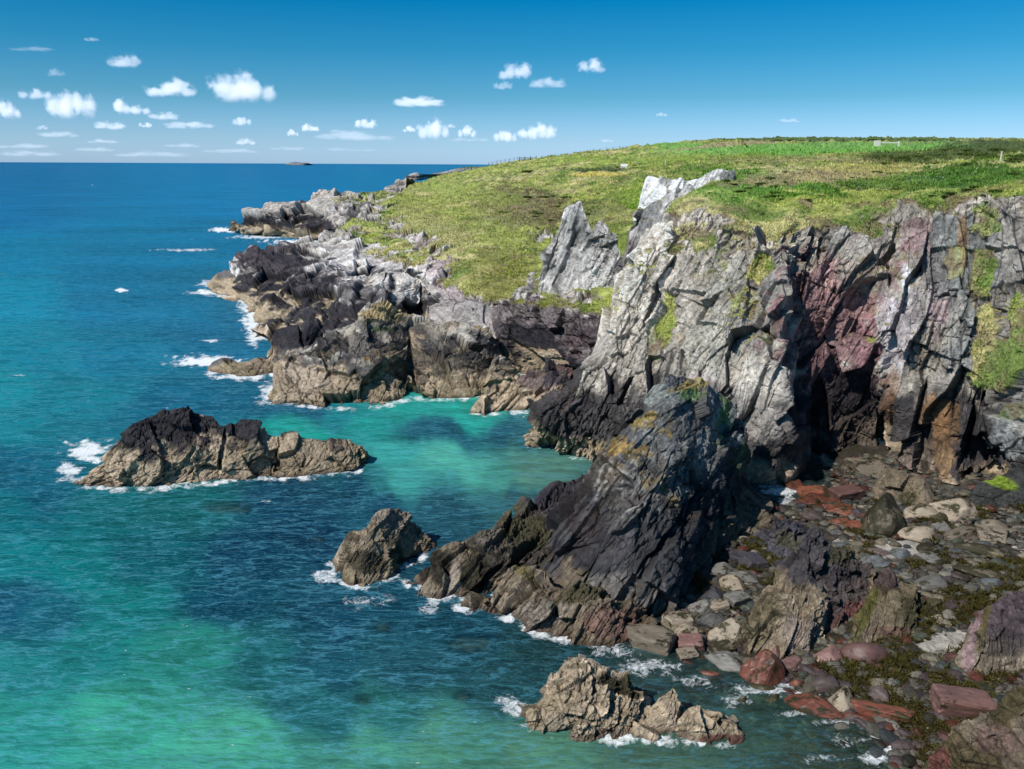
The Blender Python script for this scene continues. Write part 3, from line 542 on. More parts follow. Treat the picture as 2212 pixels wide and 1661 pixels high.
rock('sea_rock', [[(1128, 1562), (1132, 1552, .3), (1140, 1535, .7)], [(1165, 1578), (1168, 1530, .6), (1178, 1480, 1.8)], [(1210, 1586), (1210, 1510, .8), (1215, 1437, 2.8)], [(1255, 1592), (1255, 1510, .8), (1258, 1424, 3)],
 [(1300, 1592), (1300, 1520, .8), (1310, 1443, 2.6)], [(1350, 1588), (1350, 1530, .7), (1365, 1473, 2)], [(1385, 1580), (1388, 1540, .5), (1395, 1498, 1.4)]],
 O(tri, tints=[(1230, 1490, 90, 60, 0, (0.522, 0.45, 0.377), .6)], tints2=[(1345, 1480, 55, 20, -25, (0.0508, 0.0464, 0.0174), .95), (1240, 1440, 30, 8, 0, (0.087, 0.0725, 0.029), .6)]), back=2.2, ends=.4, spacing=1.4, label='blocky cream rock with a mat of weed on its right shoulder, nearest in the shallows', cat='rock')
rock('sea_rock', [[(1368, 1585), (1375, 1560, .4), (1385, 1530, 1)], [(1410, 1594), (1412, 1540, .6), (1418, 1490, 1.8)], [(1445, 1596), (1447, 1535, .6), (1453, 1474, 2)], [(1475, 1592), (1476, 1550, .5), (1478, 1498, 1.5)]],
 O(tri, size=(1.1, 2.2, 1.5), amp=.6, tints=[(1430, 1530, 60, 60, 0, (0.522, 0.45, 0.392), .6)]), back=1.5, ends=.3, spacing=1.4, label='smooth-faced cream rock in the middle of three joined rocks', cat='rock')
rock('sea_rock', [[(1462, 1592), (1465, 1572, .4), (1470, 1550, .8)], [(1500, 1598), (1500, 1565, .5), (1500, 1531, 1.4)], [(1545, 1602), (1545, 1565, .5), (1543, 1526, 1.4)], [(1585, 1604), (1585, 1575, .4), (1583, 1550, 1)], [(1606, 1604), (1606, 1597, .2), (1604, 1588, .4)]],
 O(tri, size=(.4, 1.0, .7), tints=[(1530, 1550, 80, 30, 0, (0.522, 0.435, 0.377), .6)], tints2=[(1570, 1600, 60, 14, 0, (0.203, 0.0725, 0.058), .8)]), back=1.4, ends=.3, spacing=1.4, label='low knobbly cream rock with reddish foot at the right end of three joined rocks', cat='rock')
# the great stack and its skirts
stk = O(F=F_STK, speck=.55, tk=.65, size=(1.5, 5.5, 3.2), amp=.72, zones=(1.6, 7.5), lb=-.45, lw=.55, lichen=.4, bs=.6, grey=np.array([0.109, 0.109, 0.116]), light=np.array([0.348, 0.348, 0.334]), smooth=2, ts=.7,
   tints=[(1390, 1180, 200, 190, 0, (.072, .071, .073), .75), (1560, 1070, 90, 110, -30, (.066, .065, .067), .9), (1480, 960, 90, 110, 0, (0.145, 0.145, 0.138), .65), (1410, 850, 50, 30, -30, (0.29, 0.319, 0.29), .6),
          (1358, 1080, 40, 80, -28, (0.348, 0.319, 0.29), .8, 1.0), (1300, 1020, 38, 60, -20, (0.319, 0.246, 0.174), .5, 1.0), (1335, 960, 46, 24, -30, (0.435, 0.275, 0.0508), .6, 1.3), (1375, 905, 44, 20, -30, (0.435, 0.29, 0.058), .6, 1.3),  # first pale ellipse paints the sunlit facet into the colour
          (1500, 835, 70, 14, 15, (0.319, 0.246, 0.0725), .8), (1560, 880, 20, 60, -10, (0.131, 0.232, 0.0435), .55, 1.2), (1470, 860, 30, 14, 0, (0.116, 0.246, 0.0435), .6), (1600, 990, 22, 50, 0, (0.145, 0.217, 0.058), .5),
          (1420, 1050, 8, 90, 45, (0.435, 0.29, 0.087), .4), (1350, 1180, 16, 70, -25, (0.203, 0.189, 0.203), .6), (1250, 1130, 40, 60, 0, (0.145, 0.102, 0.087), .6)],
   feat=[(1360, 1080, 34, 80, -30, -.9, .1), (1310, 1000, 40, 60, -20, -.4), (1470, 1120, 8, 150, -38, 1.0, .1), (1415, 1200, 6, 140, -30, .6, .1), (1290, 1200, 7, 100, -25, .5, .1), (1590, 1080, 20, 50, 10, 1.2)],
   tints2=[(1300, 1290, 140, 45, 10, (0.217, 0.196, 0.174), .75), (1420, 1310, 50, 40, -10, (0.217, 0.189, 0.167), .8), (1440, 1230, 120, 60, -35, (.072, .07, .073), .6)])
rock('sea_stack', [
 [(1150, 1282), (1163, 1245, .5), (1180, 1185, 2), (1194, 1138, 3.5), (1203, 1118, 5)], [(1215, 1302), (1215, 1240, .7), (1225, 1160, 2.5), (1243, 1092, 5), (1256, 1062, 7)],
 [(1280, 1322), (1280, 1240, 1), (1280, 1150, 3), (1283, 1060, 6), (1288, 985, 9)], [(1340, 1342), (1340, 1250, 1), (1335, 1130, 3.5), (1335, 1020, 7), (1332, 924, 11)],
 [(1375, 1352), (1375, 1250, 1), (1370, 1120, 3.5), (1370, 980, 8), (1378, 868, 12.3)], [(1420, 1345), (1420, 1240, 1), (1415, 1110, 4), (1412, 970, 8.2), (1412, 828, 13)], [(1445, 1335), (1445, 1230, 1), (1445, 1100, 4), (1445, 960, 8.5), (1446, 802, 13.6)],
 [(1480, 1295), (1485, 1200, 1), (1490, 1090, 4), (1495, 960, 8), (1494, 826, 13.5)], [(1535, 1240), (1540, 1160, 1.2), (1550, 1070, 4), (1556, 970, 8), (1552, 858, 12)],
 [(1590, 1182), (1592, 1130, 1), (1600, 1070, 3), (1603, 1000, 5.5), (1606, 905, 9)], [(1640, 1150), (1640, 1125, .7), (1638, 1105, 1.5), (1632, 1085, 2.5), (1624, 1045, 4)], [(1665, 1142), (1664, 1132, .3), (1662, 1124, .6), (1660, 1117, 1), (1657, 1110, 1.5)]],
 stk, back=5, spacing=1.35, foam=0, label='tall dark rock stack with orange lichen on its left shoulder, in the foreground', cat='sea stack')
skirt = O(F=F_STK, tk=.5, size=(.9, 3, 1.8), amp=.9, zones=(20, 20), lichen=0, smooth=1, ts=1, tanmix=np.array([0.246, 0.189, 0.145]))
rock('rock_skirt', [[(1035, 1308), (1045, 1287, .6), (1070, 1252, 2)], [(1100, 1327), (1100, 1292, .8), (1118, 1238, 3)], [(1161, 1364), (1160, 1312, .8), (1178, 1246, 3.2)], [(1239, 1374), (1238, 1322, .8), (1245, 1264, 3)],
 [(1313, 1386), (1312, 1337, .8), (1320, 1297, 2.5)], [(1370, 1372), (1370, 1342, .7), (1375, 1317, 1.8)], [(1407, 1350), (1407, 1340, .4), (1407, 1332, .9)]],
 O(skirt, tints2=[(1250, 1290, 90, 26, 12, (0.0653, 0.058, 0.0261), .85), (1140, 1250, 30, 10, -30, (0.131, 0.109, 0.029), .7), (1330, 1350, 70, 30, 0, (0.203, 0.109, 0.087), .7), (1160, 1330, 80, 30, 10, (0.334, 0.29, 0.246), .5)]), back=2.5, spacing=1.5,
 label='cracked tan rock skirt along the seaward foot of the tall dark stack', cat='rock')
rock('weedy_rock', [[(882, 1263), (890, 1259, .3), (899, 1247, 1)], [(930, 1274), (935, 1250, .5), (950, 1210, 2.5)], [(970, 1282), (975, 1245, .8), (985, 1192, 3)], [(1010, 1294), (1012, 1245, .8), (1015, 1197, 3.5)],
 [(1045, 1292), (1045, 1230, 1), (1045, 1158, 5)], [(1085, 1280), (1085, 1210, 1.2), (1097, 1122, 6.5)], [(1130, 1270), (1130, 1190, 1.5), (1134, 1105, 8)], [(1175, 1260), (1175, 1170, 2), (1176, 1067, 10)],
 [(1220, 1250), (1222, 1150, 3), (1230, 1043, 11.5)], [(1280, 1240), (1280, 1140, 3), (1278, 1022, 12)]],
 O(skirt, amp=1.0, tints2=[(1130, 1170, 150, 90, -25, (.05, .045, .042), .75), (960, 1235, 70, 30, -15, (0.0319, 0.0261, 0.0174), .95), (1030, 1240, 36, 40, 0, (0.0319, 0.029, 0.0174), .9), (1140, 1150, 60, 40, 0, (0.0725, 0.0653, 0.029), .8), (1070, 1180, 26, 34, -20, (0.189, 0.16, 0.123), .8), (1230, 1080, 70, 70, -30, (0.0508, 0.0435, 0.058), .95), (1165, 1075, 30, 16, 0, (0.0508, 0.0435, 0.058), .95), (985, 1250, 12, 40, -10, (0.348, 0.29, 0.232), .9)]),
 back=3, spacing=1.5, label='low dark ridge covered in black seaweed running left from the tall stack', cat='rock')
rock('slab_rock', [
 [(1590, 1394), (1603, 1368, .8), (1622, 1338, 2), (1636, 1310, 3)], [(1640, 1407), (1650, 1352, 1), (1663, 1292, 3), (1678, 1240, 5)], [(1690, 1420), (1700, 1350, 1), (1710, 1270, 3.5), (1720, 1180, 6.5)],
 [(1745, 1422), (1750, 1350, 1), (1752, 1260, 4), (1755, 1142, 8)], [(1790, 1396), (1790, 1330, 1), (1792, 1260, 3.5), (1794, 1170, 7)], [(1830, 1362), (1832, 1310, 1), (1835, 1260, 3), (1845, 1199, 5.5)],
 [(1865, 1330), (1868, 1300, .7), (1872, 1265, 2), (1873, 1228, 3.5)], [(1885, 1320), (1886, 1305, .4), (1886, 1290, .8), (1884, 1275, 1.3)]],
 O(tk=.75, F=frame((.45, .15, .85), (.9, -.2, -.45)), size=(.55, 2.0, .9), amp=1.0, zones=(20, 20), lichen=0, smooth=1, ts=1, tanmix=np.array([0.189, 0.145, 0.087]),
   tints2=[(1755, 1210, 75, 80, -30, (.07, .062, .069), .95), (1830, 1270, 50, 70, -20, (0.0653, 0.0522, 0.0551), .9), (1640, 1340, 40, 70, -30, (0.116, 0.102, 0.0508), .7), (1730, 1370, 50, 40, -20, (0.29, 0.232, 0.203), .6), (1830, 1350, 30, 60, -30, (0.145, 0.058, 0.0508), .8), (1810, 1200, 40, 20, 20, (0.087, 0.0798, 0.029), .6)]),
 z0=.2, foam=0, back=3, spacing=1.3, label='tilted dark purple rock of brick-like layers over a tan foot, right of the stack', cat='rock')
rock('rock_pinnacle', [[(1838, 1402), (1842, 1382, .5), (1850, 1350, 1.2)], [(1880, 1400), (1880, 1345, 1), (1888, 1275, 3)], [(1925, 1394), (1925, 1310, 1.5), (1921, 1229, 4.5)], [(1960, 1380), (1960, 1310, 1.5), (1960, 1260, 3.5)],
 [(2000, 1358), (2000, 1310, 1), (1995, 1280, 3)], [(2035, 1350), (2035, 1325, .8), (2030, 1305, 2)]],
 O(tk=.55, F=frame((.5, .15, .8), (.9, -.2, -.45)), size=(.6, 2.6, 1.2), amp=1.0, zones=(20, 20), lichen=0, smooth=1, tints=[(1930, 1320, 110, 80, 0, (0.131, 0.109, 0.0725), .7)],
   tints2=[(1870, 1330, 14, 70, -25, (0.109, 0.102, 0.0232), .9), (1915, 1250, 30, 26, 0, (0.087, 0.0508, 0.058), .8), (1985, 1330, 60, 50, 0, (0.0508, 0.0464, 0.0217), .85), (1940, 1370, 60, 14, -10, (0.145, 0.0725, 0.058), .6)]),
 z0=.5, foam=0, back=2.5, spacing=1.4, label='pointed rock draped in olive seaweed with white sand to its right', cat='rock')
rock('humped_rock', [[(2078, 1442), (2082, 1402, .6), (2090, 1360, 1.5)], [(2110, 1452), (2112, 1380, .8), (2118, 1323, 3)], [(2160, 1458), (2160, 1370, 1), (2158, 1292, 4)], [(2215, 1454), (2215, 1360, 1), (2212, 1268, 5)], [(2280, 1447), (2280, 1360, 1), (2280, 1262, 5)], [(2350, 1430), (2350, 1380, 1), (2350, 1320, 3)]],
 O(tk=.7, F=frame((.15, .1, 1), (1, -.2, -.1)), size=(.45, 2.0, 1.2), amp=.7, zones=(20, 20), lichen=0, smooth=2, tints2=[(2190, 1335, 90, 75, 0, (.10, .074, .084), .95), (2180, 1420, 110, 40, 0, (0.246, 0.203, 0.167), .6), (2105, 1380, 12, 70, -15, (0.362, 0.246, 0.246), .9), (2125, 1360, 8, 50, -15, (0.145, 0.123, 0.029), .8), (2170, 1385, 60, 30, 0, (0.0435, 0.0391, 0.0435), .6)]),
 z0=1.2, foam=0, back=4, spacing=1.5, label='rounded purple-black rock cut by the right edge of the beach', cat='rock')
rock('weedy_mound', [[(1990, 1700), (1998, 1680, .3), (2008, 1652, .7)], [(2035, 1740), (2035, 1690, .7), (2040, 1612, 2)], [(2080, 1760), (2080, 1680, 1), (2072, 1562, 3)], [(2130, 1770), (2130, 1680, 1), (2130, 1550, 3.2)], [(2180, 1780), (2180, 1660, 1.5), (2175, 1500, 4.2)], [(2240, 1780), (2240, 1660, 1.5), (2225, 1462, 4.6)], [(2330, 1780), (2330, 1660, 1.5), (2330, 1452, 4.6)]],
 O(tk=.5, F=F_FLAT, size=(.4, 1.0, .8), amp=.8, zones=(20, 20), lichen=0, smooth=2, tints=[(2120, 1620, 200, 150, 0, (0.174, 0.102, 0.0653), .8)], tints2=[(2080, 1640, 80, 50, 0, (0.0798, 0.0609, 0.0203), .8, 1.2), (2180, 1520, 50, 60, 0, (0.0725, 0.058, 0.0203), .8, 1.0), (2150, 1600, 60, 30, 0, (0.217, 0.131, 0.116), .6, 1.0), (2030, 1640, 20, 30, 0, (0.174, 0.058, 0.0508), .8)]),
 z0=.3, foam=0, back=3, spacing=1.5, label='brown seaweed-matted rock filling the bottom right of the beach', cat='rock')
rock('dark_blocks', [[(1640, 1192), (1642, 1162, .7), (1645, 1130, 1.5)], [(1680, 1207), (1682, 1162, .8), (1685, 1114, 2.5)], [(1720, 1202), (1722, 1160, .8), (1725, 1118, 2.2)], [(1755, 1172), (1755, 1152, .5), (1755, 1132, 1.2)]],
 O(F=F_STK, size=(1.1, 1.6, 1.4), amp=1.1, zones=(-9, -9), lichen=0, smooth=0, grey=np.array([0.0653, 0.0623, 0.0798]), light=np.array([0.131, 0.123, 0.145]), lw=.6, tints=[(1700, 1170, 30, 20, 0, (0.087, 0.0798, 0.029), .6)]),
 z0=.4, foam=0, back=1.5, ends=.4, spacing=1.5, label='group of sharp black blocks leaning between the stack and the layered rock', cat='rock')
rock('cave_foot_rock', [[(1895, 1062), (1898, 1050, .5), (1905, 1035, 1)], [(1925, 1080), (1925, 1045, .8), (1928, 1012, 2)], [(1960, 1090), (1960, 1050, .8), (1960, 1015, 2)], [(1990, 1092), (1990, 1060, .6), (1990, 1030, 1.5)]],
 O(skirt, F=F_VER, tints=[(1940, 1050, 60, 40, 0, (0.29, 0.21, 0.181), .7)], tints2=[(1960, 1075, 26, 16, 0, (0.0725, 0.0653, 0.029), .8)]), z0=1.0, foam=0, back=2, label='pinkish tan rock apron below the sea cave', cat='rock')
rock('algae_slab', [[(2103, 1096), (2104, 1058, .3), (2107, 1047, .7)], [(2140, 1099), (2140, 1054, .3), (2146, 1032, 2.2)], [(2182, 1099), (2182, 1047, .4), (2183, 1017, 2.8)], [(2215, 1100), (2215, 1050, .4), (2215, 1015, 2.8)]],
 O(F=F_FLAT, size=(1.6, 3, 2), amp=.15, zones=(-9, -9), lichen=0, smooth=1, grey=np.array([0.0508, 0.0508, 0.0508]), light=np.array([0.102, 0.102, 0.087]), lw=.5, tints=[(2150, 1036, 52, 14, -21, (.30, .42, .04), .97, .15)]),
 z0=1.5, foam=0, back=1.5, ends=.4, spacing=1.4, label='black slab with a lime green algae top at the foot of the right cliff', cat='rock')
# ------------------------------------------------------------------ beach and sea bed
gx = np.linspace(700, 2690, 700); gy = np.concatenate([np.linspace(962, 1100, 60), np.linspace(1102, 1890, 400)])
PX, PY = np.meshgrid(gx, gy, indexing='ij'); pxr, pyr = PX.ravel(), PY.ravel()
zb = bedz(pxr, pyr); P = Zarr(pxr, pyr, zb)
P[:, 2] += .10*fbm(P, 1.5, 4, 401)+.18*fbm(P, 5, 2, 403)+.04*fbm(P, .35, 2, 405)
n1 = fbm(P, 3, 4, 411); n2 = fbm(P, .8, 3, 413)
SAND = np.array([.50, .46, .40]); c = mixc(np.broadcast_to(np.array([.04, .034, .025]), P.shape), np.array([.09, .075, .06]), np.clip(.5+n1, 0, 1))
for s_ in ((1955, 1192, 75, 24, 0), (2055, 1385, 55, 26, -5), (2020, 1405, 40, 16, 0), (2190, 1187, 20, 6, 0), (1830, 1170, 40, 8, 0), (2060, 1425, 30, 12, 0)):
    es_ = ell(pxr, pyr, s_, n2*1.2, .5); c = mixc(c, SAND, es_*.95); P[:, 2] += .12*es_
c = mixc(c, WEED, ss(.0, .5, fbm(P, 2, 4, 417))*ss(-.2, .3, P[:, 2])*.8*(1-ss(.25, .4, c[:, 0])))
c = mixc(c, np.array([.12, .045, .03]), ss(.5, -.1, P[:, 2])*ss(1350, 1550, pxr)*ss(-.1, .4, n1)*.8)
c = mixc(c, np.array([.22, .21, .13])*(1+.5*n2)[:, None], ss(.05, -.5, P[:, 2])*ss(-.5, .3, n1+n2*.5)*.8)
BED = mesh_obj('beach', P, gridfaces(len(gx), len(gy)), MROCK, np.clip(c*(1+.3*n2)[:, None], .005, .8)); tag(BED, kind='structure')
# ------------------------------------------------------------------ stones
def stone_mat(name, base, c2, weed=.0, rough=.6):
    m, t = nt(name); L = t.links.new
    out = N(t, 'ShaderNodeOutputMaterial'); p = N(t, 'ShaderNodeBsdfPrincipled'); p.inputs['Roughness'].default_value = rough; p.inputs['Specular IOR Level'].default_value = .35
    tc = N(t, 'ShaderNodeTexCoord'); oi = N(t, 'ShaderNodeObjectInfo')
    ad = N(t, 'ShaderNodeVectorMath', operation='ADD'); L(tc.outputs['Object'], ad.inputs[0])
    rc = N(t, 'ShaderNodeMath', operation='MULTIPLY'); L(oi.outputs['Random'], rc.inputs[0]); rc.inputs[1].default_value = 37
    L(rc.outputs[0], ad.inputs[1])
    mp = N(t, 'ShaderNodeMapping'); mp.inputs['Scale'].default_value = (1, 1, 3.5); L(ad.outputs[0], mp.inputs[0])
    n1 = N(t, 'ShaderNodeTexNoise', i_Scale=1.6, i_Detail=9.0, i_Roughness=.7); L(mp.outputs[0], n1.inputs['Vector'])
    n2 = N(t, 'ShaderNodeTexNoise', i_Scale=9.0, i_Detail=6.0, i_Roughness=.7); L(ad.outputs[0], n2.inputs['Vector'])
    r = N(t, 'ShaderNodeMapRange'); L(n1.outputs['Fac'], r.inputs[0]); r.inputs[1].default_value = .35; r.inputs[2].default_value = .68
    mx = N(t, 'ShaderNodeMixRGB'); L(r.outputs[0], mx.inputs[0]); mx.inputs[1].default_value = (*base, 1); mx.inputs[2].default_value = (*c2, 1)
    n3 = N(t, 'ShaderNodeTexNoise', i_Scale=1.1, i_Detail=7.0, i_Roughness=.75); L(ad.outputs[0], n3.inputs['Vector'])
    r3 = N(t, 'ShaderNodeMapRange'); L(n3.outputs['Fac'], r3.inputs[0]); r3.inputs[1].default_value = .62-weed*.35; r3.inputs[2].default_value = .68-weed*.35
    mw = N(t, 'ShaderNodeMixRGB'); L(r3.outputs[0], mw.inputs[0]); L(mx.outputs[0], mw.inputs[1]); mw.inputs[2].default_value = (.032, .028, .011, 1)
    h = N(t, 'ShaderNodeHueSaturation'); L(mw.outputs[0], h.inputs['Color'])
    rv = N(t, 'ShaderNodeMapRange'); L(oi.outputs['Random'], rv.inputs[0]); rv.inputs[3].default_value = .55; rv.inputs[4].default_value = 1.2; L(rv.outputs[0], h.inputs['Value'])
    L(h.outputs[0], p.inputs['Base Color'])
    b = N(t, 'ShaderNodeBump', i_Strength=.6, i_Distance=.08); a2 = N(t, 'ShaderNodeMath', operation='MULTIPLY_ADD'); L(n2.outputs['Fac'], a2.inputs[0]); a2.inputs[1].default_value = .5; L(n3.outputs['Fac'], a2.inputs[2])
    L(a2.outputs[0], b.inputs['Height']); L(b.outputs[0], p.inputs['Normal']); L(p.outputs[0], out.inputs[0]); return m
SM = dict(tan=stone_mat('tan_stone', (.20, .16, .115), (.33, .27, .20), .3), grey=stone_mat('grey_stone', (.12, .115, .10), (.25, .235, .21), .25), blue=stone_mat('slate_blue_stone', (.06, .068, .072), (.14, .15, .15), .2),
 purple=stone_mat('purple_stone', (.085, .062, .058), (.16, .118, .11), .25), red=stone_mat('wet_red_stone', (.10, .036, .024), (.21, .07, .042), .3, .35), pink=stone_mat('pink_stone', (.25, .135, .115), (.15, .085, .075), .15, .4),
 dark=stone_mat('black_stone', (.03, .027, .033), (.06, .055, .065), .1), weedy=stone_mat('weed_covered_stone', (.13, .105, .07), (.22, .18, .12), .6, .7))
import bmesh
def ico(n):
    bm = bmesh.new(); bmesh.ops.create_icosphere(bm, subdivisions=n, radius=1); bm.verts.ensure_lookup_table()
    V = np.array([v.co[:] for v in bm.verts]); F = np.array([[v.index for v in f.verts] for f in bm.faces]); bm.free()
    return V/np.linalg.norm(V, axis=1, keepdims=True), F
def stone_shape(V, seed, kind, rough=1.0):
    r = np.random.default_rng(seed)
    n = {'block': 7, 'angular': 13, 'round': 26}[kind]
    ns = r.normal(size=(n, 3)); ns /= np.linalg.norm(ns, axis=1, keepdims=True); hs_ = r.uniform(.72, 1.0, n)
    if kind == 'block':
        q = np.array([[1, 0, 0], [-1, 0, 0], [0, 1, 0], [0, -1, 0], [0, 0, 1], [0, 0, -1]], float)+r.normal(size=(6, 3))*.13
        ns = np.concatenate([q/np.linalg.norm(q, axis=1, keepdims=True), ns[:3]]); hs_ = np.concatenate([r.uniform(.7, .85, 6), r.uniform(.95, 1.1, 3)])
    dn = V@ns.T; k = {'block': 40, 'angular': 26, 'round': 9}[kind]
    q = np.clip(dn, 1e-3, None)/hs_; rad = 1/(np.sum(q**k, 1)**(1/k))
    rad = np.minimum(rad, 1.35)
    P = V*rad[:, None]
    P = P*(1+.05*rough*fbm(P+seed*3.1, .8, 3, 501)+.035*rough*fbm(P+seed, .22, 3, 503))[:, None]
    return P
V4, F4 = ico(4); V2, F2 = ico(2)
PROT = {}
for kd in ('block', 'angular', 'round'):
    for k in range(4):
        for mn in SM:
            PROT[kd, k, mn] = None
def proto(kd, k, mn):
    if PROT.get((kd, k, mn)) is None:
        P = stone_shape(V4, 11*k+{'block': 1, 'angular': 2, 'round': 3}[kd], kd)
        me = bpy.data.meshes.new(mn+'_boulder'); me.from_pydata(P.tolist(), [], F4.tolist()); me.update()
        me.polygons.foreach_set('use_smooth', np.full(len(F4), kd == 'round')); me.materials.append(SM[mn]); PROT[kd, k, mn] = me
    return PROT[kd, k, mn]
def boulder(px, py, w, h, mn, kd, label, group=None, rz=None, k=None, sink=.25, tilt=.15):
    p = ZB(px, py+h*.3); s = np.linalg.norm(p-CAM)/FPX
    rx = w*s/2/.85; sn = (H-p[2])/np.linalg.norm(p-CAM); cn_ = math.sqrt(1-sn*sn); ry = min(rx*.8, .5*h*s/2/sn/.8); rzz = max((h*s*1.05-2*ry*sn*.45)/(2*cn_)/.8, rx*.22)
    o = bpy.data.objects.new('boulder', proto(kd, random.randrange(4) if k is None else k, mn)); COL.objects.link(o)
    a = random.uniform(-.5, .5) if rz is None else rz
    o.scale = (rx, ry, rzz); o.rotation_euler = (random.uniform(-tilt, tilt), random.uniform(-tilt, tilt), a)
    o.location = (p[0], p[1], p[2]+rzz*(1-sink*2)*.8)
    return tag(o, label, 'boulder', group)
